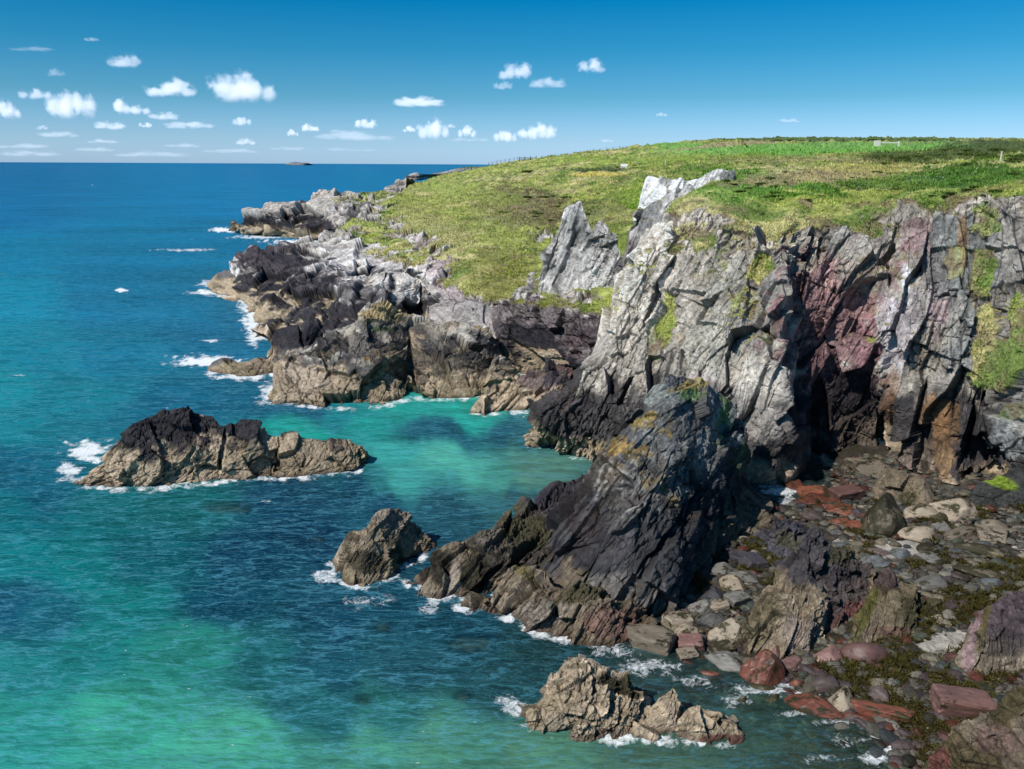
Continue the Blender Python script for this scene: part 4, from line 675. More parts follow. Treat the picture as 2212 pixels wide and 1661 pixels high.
BL = [
 (1412, 1389, 92, 62, 'tan', 'block', 'large square-cut tan block at the waterline beside the stack foot'), (1466, 1344, 56, 40, 'tan', 'block', 'tan block directly behind the square-cut waterline block'),
 (1484, 1364, 46, 38, 'tan', 'angular', 'tan stone touching the right side of the square-cut block'), (1492, 1390, 52, 38, 'pink', 'block', 'pinkish grey block right of the square-cut tan block'),
 (1484, 1416, 42, 32, 'tan', 'block', 'small tan block awash in front of the pinkish block'), (1534, 1339, 55, 40, 'grey', 'angular', 'grey boulder above the tan blocks at the stack foot'),
 (1577, 1362, 62, 42, 'tan', 'angular', 'pale tan boulder leaning on the foot of the layered rock'), (1555, 1310, 40, 26, 'tan', 'block', 'flat tan block on top of the pile behind the waterline'),
 (1557, 1402, 48, 32, 'weedy', 'block', 'weedy block half in the water before the layered rock'), (1569, 1428, 60, 44, 'grey', 'angular', 'brown grey angular boulder standing in the wash'),
 (1654, 1446, 64, 62, 'red', 'angular', 'tall pointed wet red boulder in the wash'), (1720, 1477, 24, 22, 'red', 'round', 'small bright red stone right of the pointed red boulder'),
 (1503, 1486, 44, 20, 'red', 'round', 'flat red stone just under the water behind the cream rocks'), (1530, 1460, 56, 28, 'red', 'round', 'broad red stone under the foaming shallows'),
 (1716, 1431, 42, 24, 'pink', 'angular', 'pale pink stone below the layered rock'), (1787, 1418, 54, 30, 'pink', 'angular', 'dark pink wet boulder right of the layered rock foot'),
 (1673, 1418, 22, 32, 'pink', 'angular', 'slim pink stone upright behind the pointed red boulder'), (1863, 1408, 78, 50, 'pink', 'round', 'rounded pinkish boulder with weed below the draped pinnacle'),
 (1782, 1476, 62, 40, 'purple', 'round', 'brown purple boulder in the middle of the wash'), (1816, 1516, 42, 42, 'tan', 'angular', 'upright tan stone between two red slabs'),
 (1898, 1500, 42, 38, 'purple', 'round', 'round brown stone above the long red slab'), (1757, 1534, 90, 40, 'red', 'angular', 'broad flat red slab at the edge of the surf'),
 (1911, 1542, 104, 32, 'red', 'block', 'long narrow bright red slab lying at the waterline'), (2074, 1522, 104, 58, 'pink', 'block', 'big pink oblong block near the weed-matted rock'),
 (1853, 1552, 52, 22, 'red', 'round', 'dark red stone left of the long red slab'), (1664, 1516, 52, 24, 'weedy', 'round', 'weedy dome in the foam left of the red slab'),
 (1598, 1522, 44, 28, 'weedy', 'round', 'weedy stone near the right end of the cream rocks'), (1640, 1487, 54, 26, 'weedy', 'round', 'dark weedy dome below the pointed red boulder'),
 (1706, 1052, 50, 24, 'red', 'angular', 'wet red boulder in white foam behind the stack'), (1766, 1063, 50, 26, 'red', 'angular', 'red-brown boulder at the edge of the rear pool'),
 (1763, 1083, 62, 24, 'red', 'angular', 'flat rust red boulder beside the rear pool'), (1826, 1066, 58, 34, 'pink', 'block', 'pink striped block near the rear shingle'),
 (1794, 1088, 42, 24, 'red', 'block', 'tilted red block between two flat red boulders'), (1819, 1100, 46, 24, 'red', 'angular', 'flat-topped red boulder nearest the mossy rock'),
 (1756, 1112, 48, 28, 'purple', 'round', 'brown boulder in front of the rust red boulders'), (1873, 1008, 64, 38, 'tan', 'block', 'large grey tan block in front of the cave mouth'),
 (1853, 1107, 28, 20, 'dark', 'round', 'small black stone left of the mossy rock'), (1811, 1127, 40, 16, 'red', 'angular', 'thin dark red slab on wet sand'),
 (1847, 1138, 46, 20, 'red', 'angular', 'dark red slab left of the mossy rock foot'), (1904, 1126, 72, 80, 'weedy', 'angular', 'upright mossy boulder with a tan tip in the middle of the beach'),
 (1989, 1105, 72, 36, 'tan', 'round', 'low whaleback tan boulder under the dark cliff'), (2066, 1101, 64, 38, 'tan', 'angular', 'roof-shaped tan boulder below the cliff'),
 (2023, 1118, 38, 22, 'weedy', 'round', 'weedy stone left of the roof-shaped boulder'), (1980, 1151, 84, 32, 'tan', 'round', 'long pale boulder with banded top right of the mossy boulder'),
 (2071, 1154, 92, 28, 'tan', 'round', 'longest pale log-like boulder on the upper beach'), (2144, 1158, 50, 32, 'tan', 'block', 'pale block at the right end of the log-like boulders'),
 (2033, 1142, 28, 32, 'grey', 'angular', 'grey upright stone between two long pale boulders'), (2148, 1135, 56, 28, 'tan', 'round', 'broad pale boulder behind the pale block'),
 (1896, 1192, 56, 18, 'purple', 'round', 'flat purple stone lying on white sand'), (1942, 1195, 38, 24, 'blue', 'round', 'blue grey stone on white sand'),
 (2000, 1182, 42, 24, 'weedy', 'round', 'weedy stone at the right edge of the white sand'), (2008, 1206, 40, 30, 'grey', 'angular', 'grey green stone below the sand patch'),
 (2064, 1192, 34, 18, 'blue', 'round', 'blue stone right of the sand patch'), (2008, 1258, 72, 34, 'grey', 'round', 'large grey weedy boulder behind the draped pinnacle'),
 (1815, 1179, 38, 22, 'blue', 'round', 'slate stone behind the layered rock'), (1890, 1217, 46, 22, 'blue', 'angular', 'slate stone at the front of the white sand'),
 (2139, 1258, 38, 20, 'blue', 'round', 'pale green grey stone on the weedy beach'), (2115, 1238, 96, 24, 'weedy', 'round', 'long boulder blanketed in weed on the right of the beach'),
 (2123, 1187, 104, 28, 'weedy', 'round', 'wide flat boulder half covered in weed by the right edge'),
 (1600, 1205, 44, 28, 'dark', 'block', 'black block in the gully right of the stack'), (1565, 1235, 40, 28, 'grey', 'angular', 'grey green stone in the gully below the stack'),
 (1580, 1265, 46, 32, 'tan', 'angular', 'tan stone with weed halfway down the gully'), (1610, 1245, 44, 30, 'grey', 'angular', 'grey stone against the left side of the layered rock'),
 (1590, 1295, 44, 34, 'grey', 'block', 'grey square stone at the foot of the gully'), (1540, 1285, 40, 26, 'dark', 'angular', 'dark stone against the right foot of the stack'),
 (1625, 1215, 50, 34, 'dark', 'block', 'large dark block at the top of the gully'), (1520, 1310, 40, 26, 'grey', 'angular', 'dull grey stone low on the right foot of the stack'),
 (1700, 1225, 44, 30, 'dark', 'block', 'black block leaning on the top of the layered rock'),
]
for b in BL: boulder(*b)
ZN = [('tan', .2), ('grey', .26), ('blue', .18), ('purple', .11), ('red', .03), ('pink', .02), ('weedy', .2)]
WORD = dict(tan='tan', grey='grey', blue='slate blue', purple='purple', red='wet red', pink='pink', weedy='weed-covered')
def inside_rock(x, y):                  # leave the places of the big rocks free
    for (x0, y0, rx, ry) in ((1290, 1150, 160, 200), (1450, 1080, 130, 230), (1740, 1300, 110, 90), (1935, 1330, 80, 70), (2170, 1380, 95, 80), (2130, 1640, 120, 120), (1260, 1520, 110, 70), (1500, 1560, 110, 45), (1610, 1080, 40, 60)):
        if ((x-x0)/rx)**2+((y-y0)/ry)**2 < 1: return True
    return False
cnt = 0
while cnt < 225:
    px = random.uniform(1480, 2215); py = random.uniform(1085, 1665)
    z = float(bedz(px, py))
    if z < -.55 or inside_rock(px, py) or ((px-1955)/70)**2+((py-1192)/22)**2 < 1 or ((px-2050)/50)**2+((py-1390)/26)**2 < 1: continue
    if z < .1 and random.random() < .55: continue
    r = random.random(); acc = 0
    wet = z < .15
    for mn, q in (ZN if not wet else [('red', .3), ('purple', .25), ('grey', .2), ('weedy', .25)]):
        acc += q
        if r < acc: break
    p = ZB(px, py); s = np.linalg.norm(p-CAM)/FPX; wm = random.choice([.4, .45, .5, .6, .7, .95])
    w = wm/s
    boulder(px, py, w, w*random.uniform(.35, .6), mn, random.choice(['round', 'angular', 'angular', 'block']), '%s boulder lying among the cobbles of the beach' % WORD[mn] if not wet else '%s boulder awash at the edge of the beach' % WORD[mn],
            ('%s boulders among the beach cobbles' if not wet else '%s boulders awash at the beach edge') % WORD[mn], rz=random.uniform(-1.2, 1.2))
    cnt += 1
# submerged pale rocks
for (x, y, w, h, zt, lb) in ((1020, 1387, 110, 34, -.35, 'large pale rock lying under the water below the stack skirt'), (828, 1352, 44, 18, -.5, 'pale green rock under water right of the jagged sea rock'), (1000, 1506, 34, 24, -.5, 'small pale submerged rock left of the cream rocks'),
     (783, 1512, 34, 14, -.6, 'small yellowish rock on the sea bed in the lower middle'), (490, 1097, 95, 20, -.25, 'flat submerged reef just below the long islet'), (685, 1164, 34, 9, -.3, 'small pale reef spot between islet and jagged rock'), (1065, 1535, 90, 34, -.2, 'yellowish rock breaking the surface left of the cream rocks'), (940, 1298, 60, 14, -.02, 'low reddish rock awash in foam at the tip of the weedy ridge')):
    p = Z(x, y, zt); s = np.linalg.norm(p-CAM)/FPX
    o = bpy.data.objects.new('submerged_rock', proto('round', random.randrange(4), 'tan')); COL.objects.link(o)
    o.scale = (w*s/2, h*s*.9, .35); o.location = (p[0], p[1], zt-.22); tag(o, lb, 'rock')
# cobbles: one object
Vs = []; Fs = []; Cs = []; nv0 = 0
V1s, F1s = ico(1); shp1 = [stone_shape(V1s, 900+k, 'round' if k % 3 else 'angular', .5) for k in range(8)]
shp = [stone_shape(V2, 900+k, 'round' if k % 3 else 'angular', 1) for k in range(8)]
K = 17000
gpx = rng.uniform(1280, 2520, K*6); gpy = rng.uniform(985, 1750, K*6)
zz_ = bedz(gpx, gpy); PP = Zarr(gpx, gpy, zz_)
keep = (zz_ > -1.1) & ~((gpx < 1560) & (gpy < 1290)) & ~((gpx < 1770) & (gpy < 1035)) & ~((gpx < 1840) & (gpy < 1005))
acc = np.clip((PP[:, 1]/60)**2*1.2, .25, 1)*np.where(zz_ < 0, .6, 1)
sand = np.zeros(len(gpx))
for s_ in ((1955, 1192, 85, 24, 0), (2060, 1392, 55, 34, -5), (2020, 1405, 40, 16, 0)): sand = np.maximum(sand, ell(gpx, gpy, s_, 0, 0))
keep &= rng.random(len(gpx)) < acc*(1-.93*sand)
idx = np.where(keep)[0][:K]
CP = np.array([[.17, .145, .10], [.10, .092, .072], [.16, .145, .115], [.055, .062, .058], [.085, .06, .058], [.085, .095, .07], [.15, .07, .055], [.10, .032, .02], [.26, .235, .19], [.04, .035, .02]])
for i in idx:
    k8 = rng.integers(8); p = PP[i]; s = float(np.clip(rng.lognormal(math.log(.19), .45), .08, .5)); lo = p[1] > 47 and s < .3; sh = (shp1 if lo else shp)[k8]; Fk = F1s if lo else F2
    wet = p[2] < .12
    a = rng.normal(0, .6); ca, sa = math.cos(a), math.sin(a)
    q = sh*np.array([s*1.25, s*.95, s*.62]); q = np.stack([q[:, 0]*ca-q[:, 1]*sa, q[:, 0]*sa+q[:, 1]*ca, q[:, 2]], 1)
    Vs.append(q+p+np.array([0, 0, s*.35])); Fs.append(Fk+nv0); nv0 += len(sh)
    k = rng.choice(10, p=[.14, .16, .14, .14, .12, .1, .04, .03 if not wet else .03, .04, .09])
    if wet and rng.random() < .5: k = rng.choice([7, 4, 5, 9])
    Cs.append(np.broadcast_to(CP[k]*rng.uniform(.5, 1.1), (len(sh), 3)))
Vs = np.concatenate(Vs); MST = rock_material('cobble_stone', rough=.6, spec=.35, bump=.3, scale=2.5, bd=.04)
o = mesh_obj('cobbles', Vs, np.concatenate(Fs), MST, np.concatenate(Cs), smooth=False); tag(o, kind='stuff')
# weed tufts on the beach and on weedy rocks: one mass
def tuft_cloud(name, pts, cols, size, blades, droop, kind='stuff', v0=.65, v1=1.45):
    n = len(pts); k = blades
    base = np.repeat(pts, k, 0); sz = np.repeat(size, k); a = rng.uniform(0, 2*math.pi, n*k); r = rng.random(n*k)
    out_ = np.stack([np.cos(a), np.sin(a), np.zeros(n*k)], 1); side = np.stack([-np.sin(a), np.cos(a), np.zeros(n*k)], 1)
    up = np.array([0, 0, 1.])
    lean = rng.uniform(.15, 1.1, n*k)*droop
    b0 = base+out_*(sz*.35*r)[:, None]
    w = (sz*rng.uniform(.12, .28, n*k))[:, None]
    tip = b0+out_*(sz*lean)[:, None]+up*(sz*rng.uniform(.45, 1.0, n*k))[:, None]
    V = np.stack([b0-side*w-up*(sz*.12)[:, None], b0+side*w-up*(sz*.12)[:, None], tip], 1).reshape(-1, 3)
    F = np.arange(n*k*3).reshape(-1, 3)
    c = np.repeat(np.repeat(cols, k, 0)*rng.uniform(v0, v1, n*k)[:, None], 3, 0)
    o = mesh_obj(name, V, F, MLEAF, np.clip(c, 0, .7)); return tag(o, kind=kind)
# weed over the stones of the beach: one mass
gx_ = rng.uniform(1500, 2240, 60000); gy_ = rng.uniform(1085, 1720, 60000); zq = bedz(gx_, gy_); Pq = Zarr(gx_, gy_, zq)
nq = fbm(Pq, 2.2, 4, 651)+.25*ss(1200, 1320, gy_)*ss(1780, 1900, gx_); sd = np.zeros(len(gx_))
for s_ in ((1955, 1192, 75, 22, 0), (2055, 1385, 55, 26, -5), (2020, 1405, 40, 16, 0)): sd = np.maximum(sd, ell(gx_, gy_, s_, 0, 0))
ok = np.where((nq > .12+.5*sd) & (zq > .05) & (rng.random(len(gx_)) < np.clip((Pq[:, 1]/60)**2, .2, 1)))[0][:16000]
qp = Pq[ok]+np.array([0, 0, .12])+rng.uniform(0, .22, (len(ok), 1))*np.array([0, 0, 1]); cq = mixc(np.broadcast_to(np.array([.045, .038, .014]), qp.shape), np.array([.085, .075, .02]), rng.random(len(ok))**2)
tuft_cloud('seaweed', qp, cq, rng.uniform(.14, .3, len(ok)), 6, 1.6)
# grass and heath blades over the turf
pts = []; cl = []; sz = []
for nm, num in (('sea_cliff', 52000), ('grassy_headland', 42000)):
    s = STORE[nm]; Pq = s['P'].reshape(-1, 3); G = s['G'].ravel(); Cq = s['C'].reshape(-1, 3)
    X, Yp = proj(Pq); ok = np.where((G > .5) & (X > -20) & (X < 2240) & (Pq[:, 1] < 330) & (Yp > 280))[0]
    j = rng.choice(ok, min(num, len(ok)*3)); 
    nzq = fbm(Pq[j], 5, 3, 601); jj = j[rng.random(len(j)) < np.clip(.65+.9*nzq, .12, 1)]
    pts.append(Pq[jj]+rng.normal(0, .12, (len(jj), 3))*np.array([1, 1, 0])); cl.append(Cq[jj]); sz.append(rng.uniform(.25, .6, len(jj))*np.clip(Pq[jj, 1]/110, .7, 1.9)*np.where(Cq[jj, 0] < Cq[jj, 1]*.7, 1.25, .9))
pts = np.concatenate(pts); cl = np.concatenate(cl); sz = np.concatenate(sz)
tuft_cloud('heath_grass', pts, cl*1.25, sz*.75, 4, .8, v0=.8, v1=1.3)
# white flower heads
fl = []
for (x, y, rx, ry, n) in ((1290, 468, 60, 14, 26), (1100, 480, 60, 12, 26), (960, 500, 40, 14, 26), (1750, 400, 120, 14, 40), (1480, 400, 60, 10, 8), (2000, 395, 40, 8, 14), (1130, 560, 60, 30, 20), (1600, 395, 90, 14, 14)):
    s = STORE['sea_cliff' if x > 1450 else 'grassy_headland']; Pq = s['P'].reshape(-1, 3); X, Yp = proj(Pq); ok = np.where((abs(X-x) < rx) & (abs(Yp-y) < ry) & (s['G'].ravel() > .5))[0]
    if len(ok): fl.append(Pq[rng.choice(ok, n*5)]+np.array([0, 0, .35])+rng.normal(0, .2, (n*5, 3)))
if fl:
    fl = np.concatenate(fl); tuft_cloud('white_wildflowers', fl, np.full((len(fl), 3), .6), np.clip(fl[:, 1]/100, .8, 2.2)*rng.uniform(.05, .13, len(fl)), 4, 1.2)
# ------------------------------------------------------------------ bushes
def bush_mesh(seed):
    r = np.random.default_rng(seed); n = 1500
    lob = r.normal(size=(7, 3))*np.array([.45, .45, .15]); lob[:, 2] = abs(lob[:, 2])+.2; rad = r.uniform(.35, .6, 7)
    i = r.integers(7, size=n); d = r.normal(size=(n, 3)); d /= np.linalg.norm(d, axis=1, keepdims=True); q = lob[i]+d*(rad[i]*r.uniform(.75, 1.05, n))[:, None]
    q[:, 2] = np.maximum(q[:, 2], 0)
    a = r.normal(size=(n, 3))*.07; b = r.normal(size=(n, 3))*.07
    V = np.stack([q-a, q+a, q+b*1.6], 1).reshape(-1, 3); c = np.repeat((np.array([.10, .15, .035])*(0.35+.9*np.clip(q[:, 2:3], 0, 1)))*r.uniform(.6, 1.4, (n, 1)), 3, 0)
    return V, np.arange(n*3).reshape(-1, 3), c
BM = []
for k in range(4):
    o = mesh_obj('gorse_bush', *bush_mesh(40+k)[:2], MLEAF, bush_mesh(40+k)[2]); BM.append(o.data); bpy.data.objects.remove(o)
SURF = [STORE['sea_cliff'], STORE['grassy_headland']]
SP = [(s['P'].reshape(-1, 3),)+proj(s['P'].reshape(-1, 3))+(s['G'].ravel(),) for s in SURF]
def on_surf(px, py, k=0, ymin=0):
    Pq, X, Yp, G = SP[k]; d = (X-px)**2+(Yp-py)**2+np.where((G < .4) | (Pq[:, 1] > 462) | (Pq[:, 1] < ymin), 1e6, 0); return Pq[np.argmin(d)].copy()
def bush(px, py, wpx, k, label, group, flat=.55):
    p = on_surf(px, py, k); s = p[1]/FPX
    o = bpy.data.objects.new('gorse_bush', BM[random.randrange(4)]); COL.objects.link(o)
    r = wpx*s/2; o.scale = (r, r*.9, r*flat*random.uniform(.8, 1.2)); o.rotation_euler = (0, 0, random.uniform(0, 6.3)); o.location = p-np.array([0, 0, r*.05])
    return tag(o, label, 'bush', group)
for i in range(38): bush(random.uniform(1890, 2230), random.uniform(326, 360)-.0, random.uniform(16, 34), 0, 'dark gorse bush in the thicket at the right end of the plateau', 'gorse thicket on the plateau')
for i in range(60): bush(random.uniform(1520, 2210), random.uniform(372, 432), random.uniform(12, 30), 0, 'low green bush near the edge of the main cliff', 'low bushes along the cliff edge', .4)
for i in range(24): bush(random.uniform(1480, 1850), random.uniform(338, 400), random.uniform(8, 16), 0, 'small heath bush behind the white rock slab', 'heath bushes behind the white slab', .4)
for i in range(22): bush(1540+i*28+random.uniform(-8, 8), 303+abs(1800-1540-i*28)*.004, random.uniform(8, 20), 0, 'hedgerow bush on the skyline behind the green field', 'skyline hedgerow bushes', .32)
for i in range(10): bush(1240+i*11, 371-i*.4, random.uniform(8, 14), 1, 'hedge bush along the far side of the small yellow field', 'hedge by the small yellow field', .5)
bush(1578, 305, 14, 0, 'lone round bush standing up on the skyline left of the field', None, .9)
bush(1140, 372, 26, 1, 'dark bush low on the slope below the skyline gate', None, .4)
for i in range(16): bush(random.uniform(1080, 1330), random.uniform(420, 480), random.uniform(12, 26), 1, 'brownish scrub bush on the slope left of the twin-peaked crag', 'scrub on the grass slope', .35)
for i in range(14): bush(random.uniform(1130, 1400), random.uniform(350, 366), random.uniform(8, 14), 1, 'small bush on the slope under the skyline', 'bushes below the skyline', .4)
# ------------------------------------------------------------------ fences, gate, posts, wall
def solid(name, base, rough=.8):
    m, t = nt(name); out = N(t, 'ShaderNodeOutputMaterial'); p = N(t, 'ShaderNodeBsdfPrincipled'); p.inputs['Roughness'].default_value = rough
    tc = N(t, 'ShaderNodeTexCoord'); n = N(t, 'ShaderNodeTexNoise', i_Scale=6.0, i_Detail=6.0); t.links.new(tc.outputs['Object'], n.inputs['Vector'])
    mr = N(t, 'ShaderNodeMapRange'); t.links.new(n.outputs['Fac'], mr.inputs[0]); mr.inputs[3].default_value = .7; mr.inputs[4].default_value = 1.3
    v = N(t, 'ShaderNodeVectorMath', operation='SCALE'); v.inputs[0].default_value = base; t.links.new(mr.outputs[0], v.inputs['Scale']); t.links.new(v.outputs[0], p.inputs['Base Color']); t.links.new(p.outputs[0], out.inputs[0]); return m
MW = solid('grey_wood', (.16, .14, .11)); MD = solid('dark_gate_metal', (.04, .045, .05)); MWH = solid('white_stone', (.62, .60, .55))
def boxes(name, lst, mat, parent=None):
    V = []; F = []
    for (c, h, d) in lst:            # centre, half sizes, direction of x axis
        d = np.array([d[0], d[1], 0.]); d /= np.linalg.norm(d); s = np.array([-d[1], d[0], 0]); n = len(V)
        for a in (-1, 1):
            for b in (-1, 1):
                for e_ in (-1, 1): V.append(np.array(c)+d*a*h[0]+s*b*h[1]+np.array([0, 0, e_*h[2]]))
        F += [[n, n+1, n+3, n+2], [n+4, n+6, n+7, n+5], [n, n+4, n+5, n+1], [n+2, n+3, n+7, n+6], [n, n+2, n+6, n+4], [n+1, n+5, n+7, n+3]]
    return mesh_obj(name, V, F, mat, parent=parent)
def empty(name, loc):
    o = bpy.data.objects.new(name, None); COL.objects.link(o); o.location = loc; return o
def fence(pxy, k, label, ht=1.3, th=.10, wires=2):
    ps = [on_surf(x, y, k) for x, y in pxy]; r = empty('wire_fence', ps[0]); tag(r, label, 'fence')
    for p in ps:
        o = boxes('post', [((0, 0, ht/2-.2), (th, th, ht/2+.2), (1, 0))], MW); o.location = p-ps[0]; o.parent = r
    for w_ in range(wires):
        l = []
        for a, b in zip(ps[:-1], ps[1:]):
            m = (a+b)/2-ps[0]; dd = b-a; L_ = np.linalg.norm(dd[:2])/2
            if L_ < .2: continue
            l.append(((m[0], m[1], m[2]+ht*(.5+.4*w_)), (L_, .02, .02), dd))
        o = boxes('wire', l, MW); o.parent = r
fence([(1055+i*9, 356-i*1.6) for i in range(8)], 1, 'wire fence on the skyline left of the dark gate', 1.5, .14)
fence([(1170+i*14, 342-i*1.7) for i in range(14)], 1, 'post and wire fence along the far skyline right of the gate', 1.4, .13)
fence([(1246+i*9, 372-i*.2) for i in range(12)], 1, 'wire fence around the small yellow field', 1.4, .12)
fence([(1950+i*16, 312-i*.2) for i in range(14)], 0, 'fence of thin posts along the front of the green field', 1.3, .10)
g0 = on_surf(1122, 349, 1); g1 = on_surf(1158, 346, 1); dr = g1-g0; Lg = np.linalg.norm(dr[:2])
r = empty('field_gate', g0); tag(r, 'dark barred gate on the skyline at the top of the slope', 'gate')
for f_ in (0, .33, .66, 1):
    o = boxes('post', [((0, 0, 1.0), (.18, .18, 1.3), (1, 0))], MD, r); o.location = dr*f_
for hz_ in (.5, .9, 1.3, 1.7): boxes('bar', [(dr/2+np.array([0, 0, hz_]), (Lg/2, .06, .07), dr)], MD, r)
# white wall with post
w0 = on_surf(1888, 316, 0); w1 = on_surf(1940, 317, 0); dr = w1-w0; Lw = np.linalg.norm(dr[:2])
r = empty('white_wall', w0); tag(r, 'low white stone wall with raised left end in front of the green field', 'wall')
boxes('wall_end', [(dr*.12+np.array([0, 0, .8]), (Lw*.12, .5, 1.3), dr)], MWH, r)
boxes('rail', [(dr*.6+np.array([0, 0, 1.35]), (Lw*.38, .14, .22), dr)], MWH, r)
boxes('post', [(dr+np.array([0, 0, .8]), (.3, .3, 1.2), dr)], MWH, r)
for (x, y, h_, k, lb) in ((1437, 357, 2.0, 1, 'white marker post standing on the slope above the white slab'), (1348, 363, .9, 1, 'small white roofed box at the end of the yellow field'), (1295, 377, 1.2, 1, 'thin pale post in the small yellow field'), (2160, 352, 2.2, 0, 'pale leaning post in front of the gorse thicket')):
    p = on_surf(x, y, k)
    if 'roofed' in lb:
        V = [(-1.2, -.8, -.3), (1.2, -.8, -.3), (1.2, .8, -.3), (-1.2, .8, -.3), (-1.2, -.8, .7), (1.2, -.8, .7), (1.2, .8, .7), (-1.2, .8, .7), (-1.4, 0, 1.5), (1.4, 0, 1.5)]
        me = bpy.data.meshes.new('white_hut'); me.from_pydata(V, [], [(0, 1, 5, 4), (1, 2, 6, 5), (2, 3, 7, 6), (3, 0, 4, 7), (4, 5, 9, 8), (6, 7, 8, 9), (4, 8, 7), (5, 6, 9)]); me.materials.append(MWH)
        o = bpy.data.objects.new('hut', me); COL.objects.link(o); tag(o, lb, 'hut')
    else:
        o = boxes('marker_post', [((0, 0, h_/2), (.1, .1, h_/2), (1, 0)), ((0, 0, h_+.03), (.14, .14, .05), (1, 0))], MWH); tag(o, lb, 'post')
    o.location = p
# ------------------------------------------------------------------ sea
def lin(c): c = np.array(c)/255.; return np.where(c < .04, c/12.92, ((c+.055)/1.055)**2.4)
SEA = [(0,356,13,88,138),(600,358,18,98,148),(900,360,22,100,148),(1060,362,25,105,150),(0,450,9,92,140),(500,430,12,103,150),(850,400,20,105,150),(0,550,12,106,140),(350,560,12,100,136),(480,520,14,98,136),(0,640,14,120,145),(300,650,16,100,132),(420,600,18,98,130),
 (0,740,18,120,138),(120,760,18,115,134),(280,760,18,105,130),(450,740,20,92,122),(0,830,20,126,136),(200,850,18,112,125),(400,870,18,90,115),(520,860,18,85,110),(0,930,20,115,125),(0,1010,14,78,98),(110,1060,15,80,98),(0,1100,12,98,106),(250,1100,14,92,95),(400,1100,16,88,88),(620,1080,16,56,76),(780,1060,16,56,76),
 (0,1200,12,112,115),(200,1220,12,108,108),(350,1200,12,85,92),(500,1200,13,58,80),(650,1150,12,50,72),(0,1300,18,72,92),(120,1330,20,85,98),(300,1300,18,108,105),(480,1310,14,62,80),(700,1330,16,58,76),(200,1400,24,108,105),(430,1400,36,118,104),(560,1420,28,90,92),(700,1430,24,72,84),(900,1440,28,72,82),
 (0,1450,28,110,108),(0,1550,40,130,118),(300,1550,52,142,118),(520,1600,62,142,116),(800,1620,66,132,110),(1000,1620,70,128,104),(660,1530,32,92,94),(850,1540,40,100,95),(1100,1450,34,74,78),(1000,1350,20,64,78),(860,1280,18,60,76),(1220,1400,26,60,62),(1200,1640,80,130,105),(1400,1640,75,110,90),
 (800,930,30,140,130),(1000,895,34,150,135),(940,880,30,135,122),(1030,875,30,130,112),(1000,1000,78,168,146),(900,1040,62,152,142),(880,980,55,155,145),(1100,1020,70,145,128),(1190,1010,85,130,112),(1240,1040,60,105,98),
 (1110,925,30,78,92),(960,935,25,80,95),(1180,935,40,85,88),(720,905,24,115,120),(600,880,18,75,98),(850,1085,16,54,74),(1000,1110,30,72,84),(1150,1075,48,92,96),(650,930,25,145,130),(900,1180,18,55,72),(830,1050,40,110,112),(1080,1080,48,100,105),(1680,1070,80,100,95),(1700,1100,60,70,65),
 (1500,1450,55,75,72),(1650,1560,65,95,80),(1800,1620,70,85,68),(1900,1560,80,90,78)]
SX = np.array([(a, b) for a, b, *_ in SEA], float); SCc = np.array([lin(s[2:]) for s in SEA])
sx_ = np.concatenate([np.arange(-1500, -60, 30), np.arange(-60, 2280, 3.4), np.arange(2280, 3600, 40)])
hz0 = np.array([355.45, 355.8, 356.5]); sy_ = np.concatenate([hz0, np.arange(357.5, 420, 1.6), np.arange(420, 1680, 2.9), np.arange(1680, 2500, 30)])
nxs, nys = len(sx_), len(sy_)
PX, PY = np.meshgrid(sx_, sy_, indexing='ij')
PYr = PY + (PX-CX)*0.0048*0
pxr, pyr = PX.ravel(), PYr.ravel()
# rows follow the horizon so that every row stays on the water
pyr = pyr + (pxr-CX)*ROLL
P = Zarr(pxr, pyr, np.zeros(len(pxr)))
nearw = ss(260, 60, P[:, 1])
dsp = fbm(P*np.array([.45, 1, 1]), 1.5, 3, 701); P[:, 2] += (.07*dsp+.07*fbm(P*np.array([.3, 1, 1])+3, 6, 2, 705))*nearw
wx = pxr+fbm(P/np.maximum(P[:, 1:2], 1)*60, 4, 4, 711)*38; wy = pyr+fbm(P/np.maximum(P[:, 1:2], 1)*60+9, 3, 4, 713)*22*np.clip((pyr-360)/250, .05, 1)
c = np.zeros((len(P), 3)); W = np.zeros(len(P))
for (q, cc) in zip(SX, SCc):
    ysc = 1.6 if q[1] > 1000 else 2.6
    d2 = (wx-q[0])**2+((wy-q[1])*ysc)**2+300; w_ = d2**-2.2; W += w_; c += w_[:, None]*cc
c /= W[:, None]
c = c*(1+ss(700, 450, pyr)[:, None]*np.array([-.9, .05, .0]))
fo = np.zeros(len(P))
